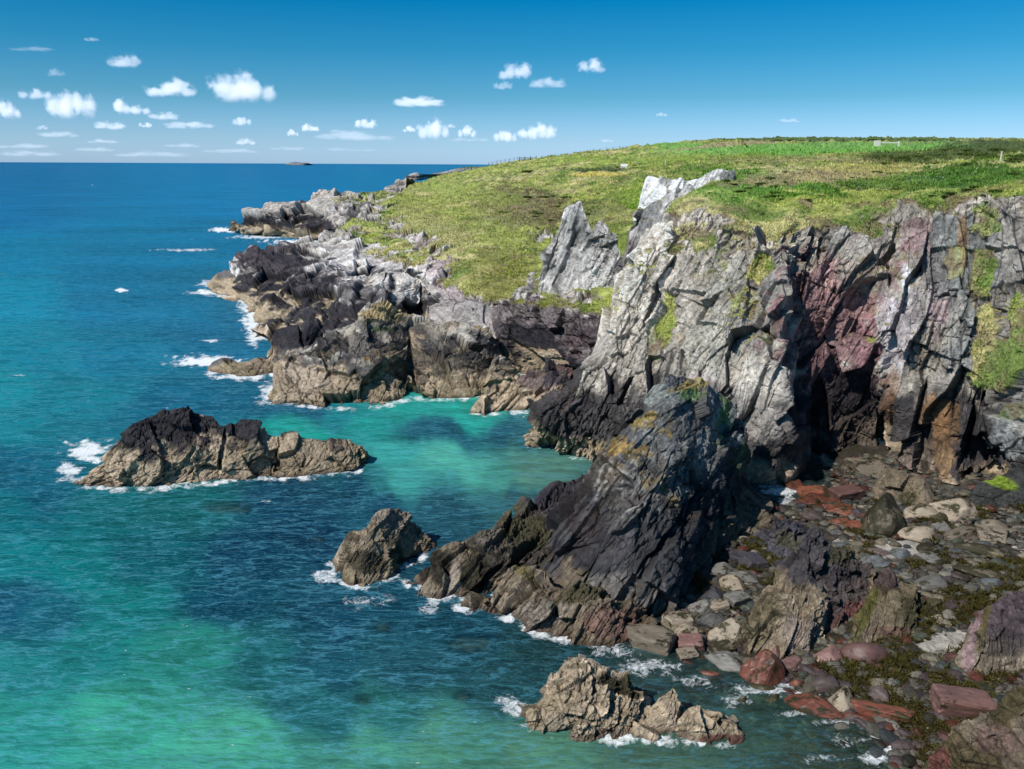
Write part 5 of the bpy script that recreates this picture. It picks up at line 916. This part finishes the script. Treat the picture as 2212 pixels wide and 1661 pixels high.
FOAM += [(195, 975, 62, 26, 1.15), (150, 1015, 34, 26, 1.0), (200, 1035, 40, 12, .8), (480, 1032, 34, 9, .85), (590, 1027, 24, 8, .9), (720, 1020, 34, 7, .8), (445, 780, 66, 9, 1.1), (540, 792, 50, 8, .9), (520, 812, 60, 6, .9), (590, 845, 34, 16, .8), (545, 690, 20, 34, 1.0), (565, 712, 34, 8, 1.0), (520, 640, 26, 8, .8), (530, 665, 16, 12, .8), (480, 612, 30, 3, .7), (545, 605, 40, 3, .0),
 (483, 497, 32, 3.5, 1.2), (560, 512, 60, 3, .8), (650, 523, 70, 4, 1.1), (450, 612, 26, 5, .8), (430, 632, 30, 3, .7), (990, 857, 26, 4, .8), (700, 1245, 40, 20, .95), (730, 1230, 20, 22, .7), (770, 1305, 55, 20, .68), (840, 1290, 30, 20, .6), (955, 1288, 60, 20, 1.05), (1000, 1312, 45, 18, .95), (940, 1320, 40, 12, .7), (575, 1084, 24, 4, .8), (1680, 1062, 50, 18, 1.0), (1700, 1085, 44, 14, .8), (1650, 1050, 20, 8, .9),
 (1330, 1405, 60, 22, .72), (1420, 1440, 60, 20, .72), (1360, 1440, 40, 30, .66), (1500, 1470, 60, 20, .6), (1660, 1490, 90, 24, .72), (1600, 1510, 60, 20, .6), (1560, 1480, 40, 14, .5), (1740, 1490, 60, 20, .7), (1930, 1585, 26, 22, 1.15), (1925, 1620, 24, 24, 1.1), (1890, 1590, 30, 20, .75), (1895, 1640, 44, 18, .9), (1840, 1600, 50, 20, .55), (1770, 1640, 70, 18, .6), (1112, 1535, 34, 30, .85), (1090, 1510, 30, 14, .7), (1130, 1570, 30, 14, .7), (262, 627, 12, 3.5, 1.1), (455, 736, 18, 3, .9), (830, 1278, 60, 8, .4), (200, 400, 3, 1, .9), (620, 1100, 30, 3, .4), (400, 540, 60, 2.5, .7), (470, 1040, 60, 6, .5), (360, 880, 14, 3, 1), (1245, 990, 30, 4, .6), (1180, 968, 50, 4, .6), (1720, 1545, 70, 10, .8), (1800, 1560, 70, 8, .7)]
nzf = fbm(P, .9, 3, 721)
for (x, y, rx, ry, a) in FOAM:
    if x < 660 and 480 < y < 870: rx, ry = rx*1.3, ry*1.6
    a += .3 if y < 860 else (.12 if y < 1060 or y > 1330 else .05)
    m = (np.abs(pxr-x) < rx*1.8) & (np.abs(pyr-y) < ry*1.8)
    if m.any():
        dd = np.sqrt(((pxr[m]-x)/rx)**2+((pyr[m]-y)/ry)**2); fo[m] = np.maximum(fo[m], a*ss(1.6, .2, dd+nzf[m]*.5))
bz = bedz(pxr, pyr); tr_ = np.clip(np.exp(bz*.6), 0, 1)*ss(800, 1000, pxr)*ss(960, 1010, pyr)
for (x, y, rx, ry) in ((1020, 1387, 70, 26), (828, 1352, 30, 14), (783, 1512, 24, 12), (490, 1097, 60, 14), (685, 1164, 22, 7), (1000, 1506, 24, 18)):
    tr_ = np.maximum(tr_, .55*ss(1.3, .5, np.sqrt(((pxr-x)/rx)**2+((pyr-y)/ry)**2)+nzf*.2))
tr_ = np.where(bz > 0, 0.95, np.minimum(tr_, .9)*.95)*ss(560, 700, pxr*0+pyr)
m, t = nt('sea_water'); L = t.links.new
out = N(t, 'ShaderNodeOutputMaterial'); p = N(t, 'ShaderNodeBsdfDiffuse')
a = N(t, 'ShaderNodeAttribute', attribute_name='Col'); af = N(t, 'ShaderNodeAttribute', attribute_name='foam'); at_ = N(t, 'ShaderNodeAttribute', attribute_name='clear')
tc = N(t, 'ShaderNodeTexCoord')
mp = N(t, 'ShaderNodeMapping'); mp.inputs['Scale'].default_value = (.3, 1, 1); mp.inputs['Rotation'].default_value = (0, 0, -.32); L(tc.outputs['Object'], mp.inputs[0])
wn1 = N(t, 'ShaderNodeTexNoise', i_Scale=2.6, i_Detail=5.0, i_Roughness=.62, i_Distortion=.25); L(mp.outputs[0], wn1.inputs['Vector'])
wn2 = N(t, 'ShaderNodeTexNoise', i_Scale=.62, i_Detail=6.0, i_Roughness=.6, i_Distortion=.3); L(mp.outputs[0], wn2.inputs['Vector'])
wn3 = N(t, 'ShaderNodeTexNoise', i_Scale=.035, i_Detail=6.0, i_Roughness=.6, i_Distortion=.3); L(mp.outputs[0], wn3.inputs['Vector'])
h1 = N(t, 'ShaderNodeMath', operation='MULTIPLY_ADD'); L(wn2.outputs['Fac'], h1.inputs[0]); h1.inputs[1].default_value = .55; L(wn1.outputs['Fac'], h1.inputs[2])
b = N(t, 'ShaderNodeBump', i_Strength=.9, i_Distance=.16); L(h1.outputs[0], b.inputs['Height']); L(b.outputs[0], p.inputs['Normal'])
def mr(src, a0, a1, b0, b1):
    q = N(t, 'ShaderNodeMapRange'); L(src, q.inputs[0]); q.inputs[1].default_value = a0; q.inputs[2].default_value = a1; q.inputs[3].default_value = b0; q.inputs[4].default_value = b1; return q.outputs[0]
def mul(x, y):
    q = N(t, 'ShaderNodeMath', operation='MULTIPLY'); L(x, q.inputs[0]); L(y, q.inputs[1]); return q.outputs[0]
k1 = mul(mul(mr(wn1.outputs['Fac'], .3, .7, .76, 1.24), mr(wn2.outputs['Fac'], .3, .7, .74, 1.26)), mr(wn3.outputs['Fac'], .3, .7, .75, 1.25))
sc_ = N(t, 'ShaderNodeVectorMath', operation='SCALE'); L(a.outputs['Color'], sc_.inputs[0]); L(k1, sc_.inputs['Scale']); 
def ridge(src, lo):
    q = N(t, 'ShaderNodeMath', operation='MULTIPLY_ADD'); L(src, q.inputs[0]); q.inputs[1].default_value = 2; q.inputs[2].default_value = -1
    q2 = N(t, 'ShaderNodeMath', operation='ABSOLUTE'); L(q.outputs[0], q2.inputs[0]); return mr(q2.outputs[0], lo, 0, 0, 1)
rg = N(t, 'ShaderNodeMath', operation='MULTIPLY_ADD'); L(ridge(wn1.outputs['Fac'], .06), rg.inputs[0]); rg.inputs[1].default_value = .28; L(mul(ridge(wn2.outputs['Fac'], .06), mr(wn1.outputs['Fac'], .35, .6, .1, .42)), rg.inputs[2])
mrg = N(t, 'ShaderNodeMixRGB'); L(rg.outputs[0], mrg.inputs[0]); L(sc_.outputs[0], mrg.inputs[1]); mrg.inputs[2].default_value = (.10, .36, .48, 1)  # crest lines painted sky blue in the water colour, like reflected sky
L(mrg.outputs[0], p.inputs['Color'])
fn = N(t, 'ShaderNodeTexNoise', i_Scale=1.5, i_Detail=10.0, i_Roughness=.74, i_Distortion=1.8); L(tc.outputs['Object'], fn.inputs['Vector'])
fa = N(t, 'ShaderNodeMath', operation='ADD'); L(mr(fn.outputs['Fac'], .3, .7, 0, 1), fa.inputs[0]); L(af.outputs['Fac'], fa.inputs[1])
foam = mr(fa.outputs[0], 1.12, 1.7, 0, .95)
cp = N(t, 'ShaderNodeMapping'); cp.inputs['Scale'].default_value = (.08, .3, 1); L(tc.outputs['Object'], cp.inputs[0])
cn = N(t, 'ShaderNodeTexNoise', i_Scale=1.0, i_Detail=9.0, i_Roughness=.62, i_Distortion=.8); L(cp.outputs[0], cn.inputs['Vector'])
caps = mr(cn.outputs['Fac'], .70, .76, 0, .8)
fm = N(t, 'ShaderNodeMath', operation='MAXIMUM'); L(foam, fm.inputs[0]); L(caps, fm.inputs[1])
gn = N(t, 'ShaderNodeTexNoise', i_Scale=7.0, i_Detail=2.0); L(mp.outputs[0], gn.inputs['Vector'])
fm2 = N(t, 'ShaderNodeMath', operation='MAXIMUM'); L(fm.outputs[0], fm2.inputs[0]); L(mul(mr(gn.outputs['Fac'], .765, .785, 0, .9), mr(wn2.outputs['Fac'], .45, .55, 0, 1)), fm2.inputs[1]); fm = fm2  # tiny white flecks: sun glints painted in through the foam mix
fd = N(t, 'ShaderNodeBsdfDiffuse'); fd.inputs[0].default_value = (.78, .80, .80, 1)
trn = N(t, 'ShaderNodeBsdfTransparent'); trn.inputs[0].default_value = (.62, .86, .80, 1)
mxa = N(t, 'ShaderNodeMixShader'); L(at_.outputs['Fac'], mxa.inputs[0])
gl = N(t, 'ShaderNodeBsdfGlossy'); gl.inputs['Roughness'].default_value = .2; L(b.outputs[0], gl.inputs['Normal']); fr = N(t, 'ShaderNodeFresnel'); fr.inputs[0].default_value = 1.33; L(b.outputs[0], fr.inputs['Normal'])
wl = N(t, 'ShaderNodeMixShader'); L(mr(fr.outputs[0], .02, .5, .015, .08), wl.inputs[0]); L(p.outputs[0], wl.inputs[1]); L(gl.outputs[0], wl.inputs[2]); L(wl.outputs[0], mxa.inputs[1])
mg = N(t, 'ShaderNodeMixShader'); L(fr.outputs[0], mg.inputs[0]); L(trn.outputs[0], mg.inputs[1]); L(gl.outputs[0], mg.inputs[2]); L(mg.outputs[0], mxa.inputs[2])
mxf = N(t, 'ShaderNodeMixShader'); L(fm.outputs[0], mxf.inputs[0]); L(mxa.outputs[0], mxf.inputs[1]); L(fd.outputs[0], mxf.inputs[2]); L(mxf.outputs[0], out.inputs[0])
o = mesh_obj('sea', P, gridfaces(nxs, nys)[:, ::-1], m, np.clip(c*SEAK, .001, .8), smooth=True, extra=dict(foam=fo, clear=tr_)); tag(o, kind='structure')
# ------------------------------------------------------------------ clouds
CL = [(532,183,150,66,1,'largest bright white cloud, flat based, left of centre'),(370,188,108,38,.8,'flat white cloud left of the largest cloud'),(268,128,80,32,.45,'hazy cloud high above the left sea'),(160,216,104,70,.9,'tall heaped cloud near the left edge'),(78,194,80,36,.7,'ragged cloud left of the tall heaped cloud'),(18,230,74,48,.8,'puffy cloud cut by the left edge'),
 (288,228,78,36,.9,'rounded white cloud right of the tall heaped cloud'),(352,248,72,20,.5,'thin cloud just below the rounded white cloud'),(236,269,76,20,.6,'small flat cloud under the tall heaped cloud'),(415,268,116,18,.5,'long thin cloud under the flat white cloud'),(523,257,46,26,.7,'small cloud below the largest cloud'),(315,267,32,16,.7,'tiny puff between two flat clouds'),
 (905,216,122,26,.9,'narrow white cloud alone in the middle of the sky'),(1112,152,76,36,.6,'wispy cloud high in the middle right'),(1180,177,90,24,.42,'faint trailing wisp right of the wispy cloud'),(1085,184,42,18,.3,'faint wisp under the wispy cloud'),(1280,143,66,28,.6,'soft oval cloud highest on the right'),(672,274,46,18,.9,'small bright puff over the horizon bank'),
 (790,264,54,26,.9,'bright knob on top of the horizon bank'),(775,290,190,24,.4,'long pale cloud bank low over the sea'),(633,286,28,16,.8,'round puff at the left end of the cloud bank'),(935,278,76,44,.9,'heaped white cloud low over the sea'),(1010,280,42,30,.85,'small heaped cloud right of the low white heap'),(975,266,18,20,.5,'tiny upright puff beside the low white heap'),(885,278,28,14,.8,'tiny puff left of the low white heap'),
 (1092,286,54,38,.9,'white cloud just above the grass slope, left one of two'),(1160,278,80,42,.95,'white cloud just above the grass slope, right one of two'),(1428,247,26,9,.4,'tiny faint cloud over the green field'),(1705,259,46,10,.4,'small faint streak cloud over the far field'),(1314,303,30,8,.4,'tiny low cloud touching the skyline'),(45,313,130,13,.35,'faint streak low on the left horizon'),(205,320,90,13,.3,'faint low streak right of the left horizon streak'),(225,303,80,11,.35,'thin streak under the small flat cloud'),
 (530,305,44,15,.5,'small low puff above the far island'),(500,325,140,10,.3,'longest faint streak just above the horizon'),(395,312,80,11,.3,'faint streak left of the small low puff'),(70,104,110,10,.2,'thin high wisp at the far left'),(200,84,38,9,.25,'tiny highest wisp on the left'),(120,155,44,18,.2,'faint veil above the ragged cloud'),(90,273,28,13,.4,'tiny cloud low at the left'),(1010,300,90,10,.25,'faint streak below the small heaped cloud'),(60,330,150,14,.3,'pale low bank on the horizon at the far left'),(330,332,170,12,.28,'pale low bank on the horizon under the flat clouds'),(620,318,90,12,.25,'pale low bank near the far island'),(130,288,90,16,.35,'faint streak under the ragged cloud'),(760,322,110,9,.2,'barely visible streak over the sea in the middle')]
VC, FC = ico(3)
for q, (x, y, w_, h_, dn, lb) in enumerate(CL):
    Yc = 9000.; ctr = D(x, y+h_*.5, Yc); hw = w_/2/FPX*Yc; asp = h_/(w_/2.)
    r = np.random.default_rng(300+q); zs = max(.95/asp, .75)
    m, t = nt('cloud_vapour'); L = t.links.new
    out = N(t, 'ShaderNodeOutputMaterial'); vs = N(t, 'ShaderNodeVolumeScatter'); em = N(t, 'ShaderNodeEmission'); ad = N(t, 'ShaderNodeAddShader')
    tc = N(t, 'ShaderNodeTexCoord'); mp = N(t, 'ShaderNodeMapping'); mp.inputs['Scale'].default_value = (1, 1.3, zs); L(tc.outputs['Object'], mp.inputs[0])
    last = None; n = 5 if asp < .9 else 4
    xs = np.linspace(-.6, .55, n)+r.uniform(-.1, .1, n)
    for k in range(n):
        rr = r.uniform(.34, .58)*(1-.3*abs(xs[k])); c_ = (xs[k], r.uniform(-.1, .1), rr*r.uniform(.3, .9))
        dd = N(t, 'ShaderNodeVectorMath', operation='DISTANCE'); L(mp.outputs[0], dd.inputs[0]); dd.inputs[1].default_value = c_
        f_ = N(t, 'ShaderNodeMath', operation='MULTIPLY_ADD'); L(dd.outputs['Value'], f_.inputs[0]); f_.inputs[1].default_value = -1/rr; f_.inputs[2].default_value = 1
        if last is None: last = f_.outputs[0]
        else:
            mm = N(t, 'ShaderNodeMath', operation='MAXIMUM'); L(last, mm.inputs[0]); L(f_.outputs[0], mm.inputs[1]); last = mm.outputs[0]
    nn_ = N(t, 'ShaderNodeTexNoise', i_Scale=3.4, i_Detail=6.0, i_Roughness=.6); nn_.noise_dimensions = '4D'; nn_.inputs['W'].default_value = q*3.7; L(mp.outputs[0], nn_.inputs['Vector'])
    g_ = N(t, 'ShaderNodeMath', operation='MULTIPLY_ADD'); L(nn_.outputs['Fac'], g_.inputs[0]); g_.inputs[1].default_value = 2.3; g_.inputs[2].default_value = -1.27
    a_ = N(t, 'ShaderNodeMath', operation='ADD'); L(g_.outputs[0], a_.inputs[0]); L(last, a_.inputs[1])
    m1 = N(t, 'ShaderNodeMapRange', interpolation_type='SMOOTHSTEP'); L(a_.outputs[0], m1.inputs[0]); m1.inputs[1].default_value = 0; m1.inputs[2].default_value = .6
    sx_n = N(t, 'ShaderNodeSeparateXYZ'); L(mp.outputs[0], sx_n.inputs[0])
    m2 = N(t, 'ShaderNodeMapRange', interpolation_type='SMOOTHSTEP'); L(sx_n.outputs['Z'], m2.inputs[0]); m2.inputs[1].default_value = -.12; m2.inputs[2].default_value = .12
    mm = N(t, 'ShaderNodeMath', operation='MULTIPLY'); L(m1.outputs[0], mm.inputs[0]); L(m2.outputs[0], mm.inputs[1])
    ds = 5.0*dn**1.3/hw
    md = N(t, 'ShaderNodeMath', operation='MULTIPLY'); L(mm.outputs[0], md.inputs[0]); md.inputs[1].default_value = ds; L(md.outputs[0], vs.inputs['Density'])
    me_ = N(t, 'ShaderNodeMath', operation='MULTIPLY'); L(mm.outputs[0], me_.inputs[0]); me_.inputs[1].default_value = ds*.42; L(me_.outputs[0], em.inputs[1])  # added glow whitens the cloud, standing in for multiple scattering
    vs.inputs['Anisotropy'].default_value = .2; vs.inputs['Color'].default_value = (1, 1, 1, 1); em.inputs[0].default_value = (.84, .91, 1, 1)
    L(vs.outputs[0], ad.inputs[0]); L(em.outputs[0], ad.inputs[1]); L(ad.outputs[0], out.inputs['Volume'])
    V = VC*np.array([1.08, .6, .62/zs]) + np.array([0, 0, .38/zs])
    o = mesh_obj('cloud', V, FC, m, smooth=True); o.location = ctr; o.scale = (hw*1.05,)*3; tag(o, lb, 'cloud')
# ------------------------------------------------------------------ sky, sun, world
EL, AZ = math.radians(45), math.radians(-129)      # azimuth measured from +Y towards +X
w = bpy.data.worlds.new('World'); SC.world = w; w.use_nodes = True; t = w.node_tree; t.nodes.clear(); L = t.links.new
out = N(t, 'ShaderNodeOutputWorld'); bg = N(t, 'ShaderNodeBackground'); bg.inputs[1].default_value = .075
sky = N(t, 'ShaderNodeTexSky', sky_type='NISHITA', sun_disc=False); sky.sun_elevation = EL; sky.sun_rotation = AZ; sky.air_density = 1.0; sky.dust_density = .5; sky.ozone_density = 2.5
tc = N(t, 'ShaderNodeTexCoord'); sx = N(t, 'ShaderNodeSeparateXYZ'); L(tc.outputs['Generated'], sx.inputs[0])
cr = N(t, 'ShaderNodeValToRGB'); L(sx.outputs['Z'], cr.inputs[0])
e = cr.color_ramp.elements
stops = [(0, (1.13, 1.70, 2.9)), (.03, (.84, 1.32, 2.12)), (.075, (.37, .95, 1.38)), (.125, (.13, .82, 1.22)), (.18, (.0, .72, 1.18)), (.6, (.3, .9, 1.2))]
e[0].position = 0; e[0].color = (*stops[0][1], 1); e[1].position = .6; e[1].color = (*stops[-1][1], 1)
for p_, c_ in stops[1:-1]:
    q = e.new(p_); q.color = (*c_, 1)
mx = N(t, 'ShaderNodeMixRGB', blend_type='MULTIPLY'); mx.inputs[0].default_value = 1
L(sky.outputs[0], mx.inputs[1]); L(cr.outputs[0], mx.inputs[2]); L(mx.outputs[0], bg.inputs[0]); L(bg.outputs[0], out.inputs[0])
sl = bpy.data.lights.new('sun', 'SUN'); sl.energy = 5.0; sl.angle = math.radians(.5); sl.color = (1, .955, .89)
so = bpy.data.objects.new('sun', sl); COL.objects.link(so)
sd = Vector((math.sin(AZ)*math.cos(EL), math.cos(AZ)*math.cos(EL), math.sin(EL)))
so.rotation_euler = sd.to_track_quat('Z', 'Y').to_euler(); so.location = (-40, 0, 80)
SC.view_settings.view_transform = 'Standard'; SC.view_settings.look = 'None'; SC.view_settings.exposure = 0; SC.view_settings.gamma = 1
try:
    SC.cycles.use_denoising = True; SC.cycles.use_adaptive_sampling = True; SC.cycles.adaptive_threshold = .02; SC.cycles.volume_max_steps = 48; SC.cycles.caustics_reflective = False; SC.cycles.caustics_refractive = False; SC.cycles.volume_bounces = 1; SC.cycles.max_bounces = 6; SC.cycles.diffuse_bounces = 2; SC.cycles.transparent_max_bounces = 8
except Exception as ex: print(ex)
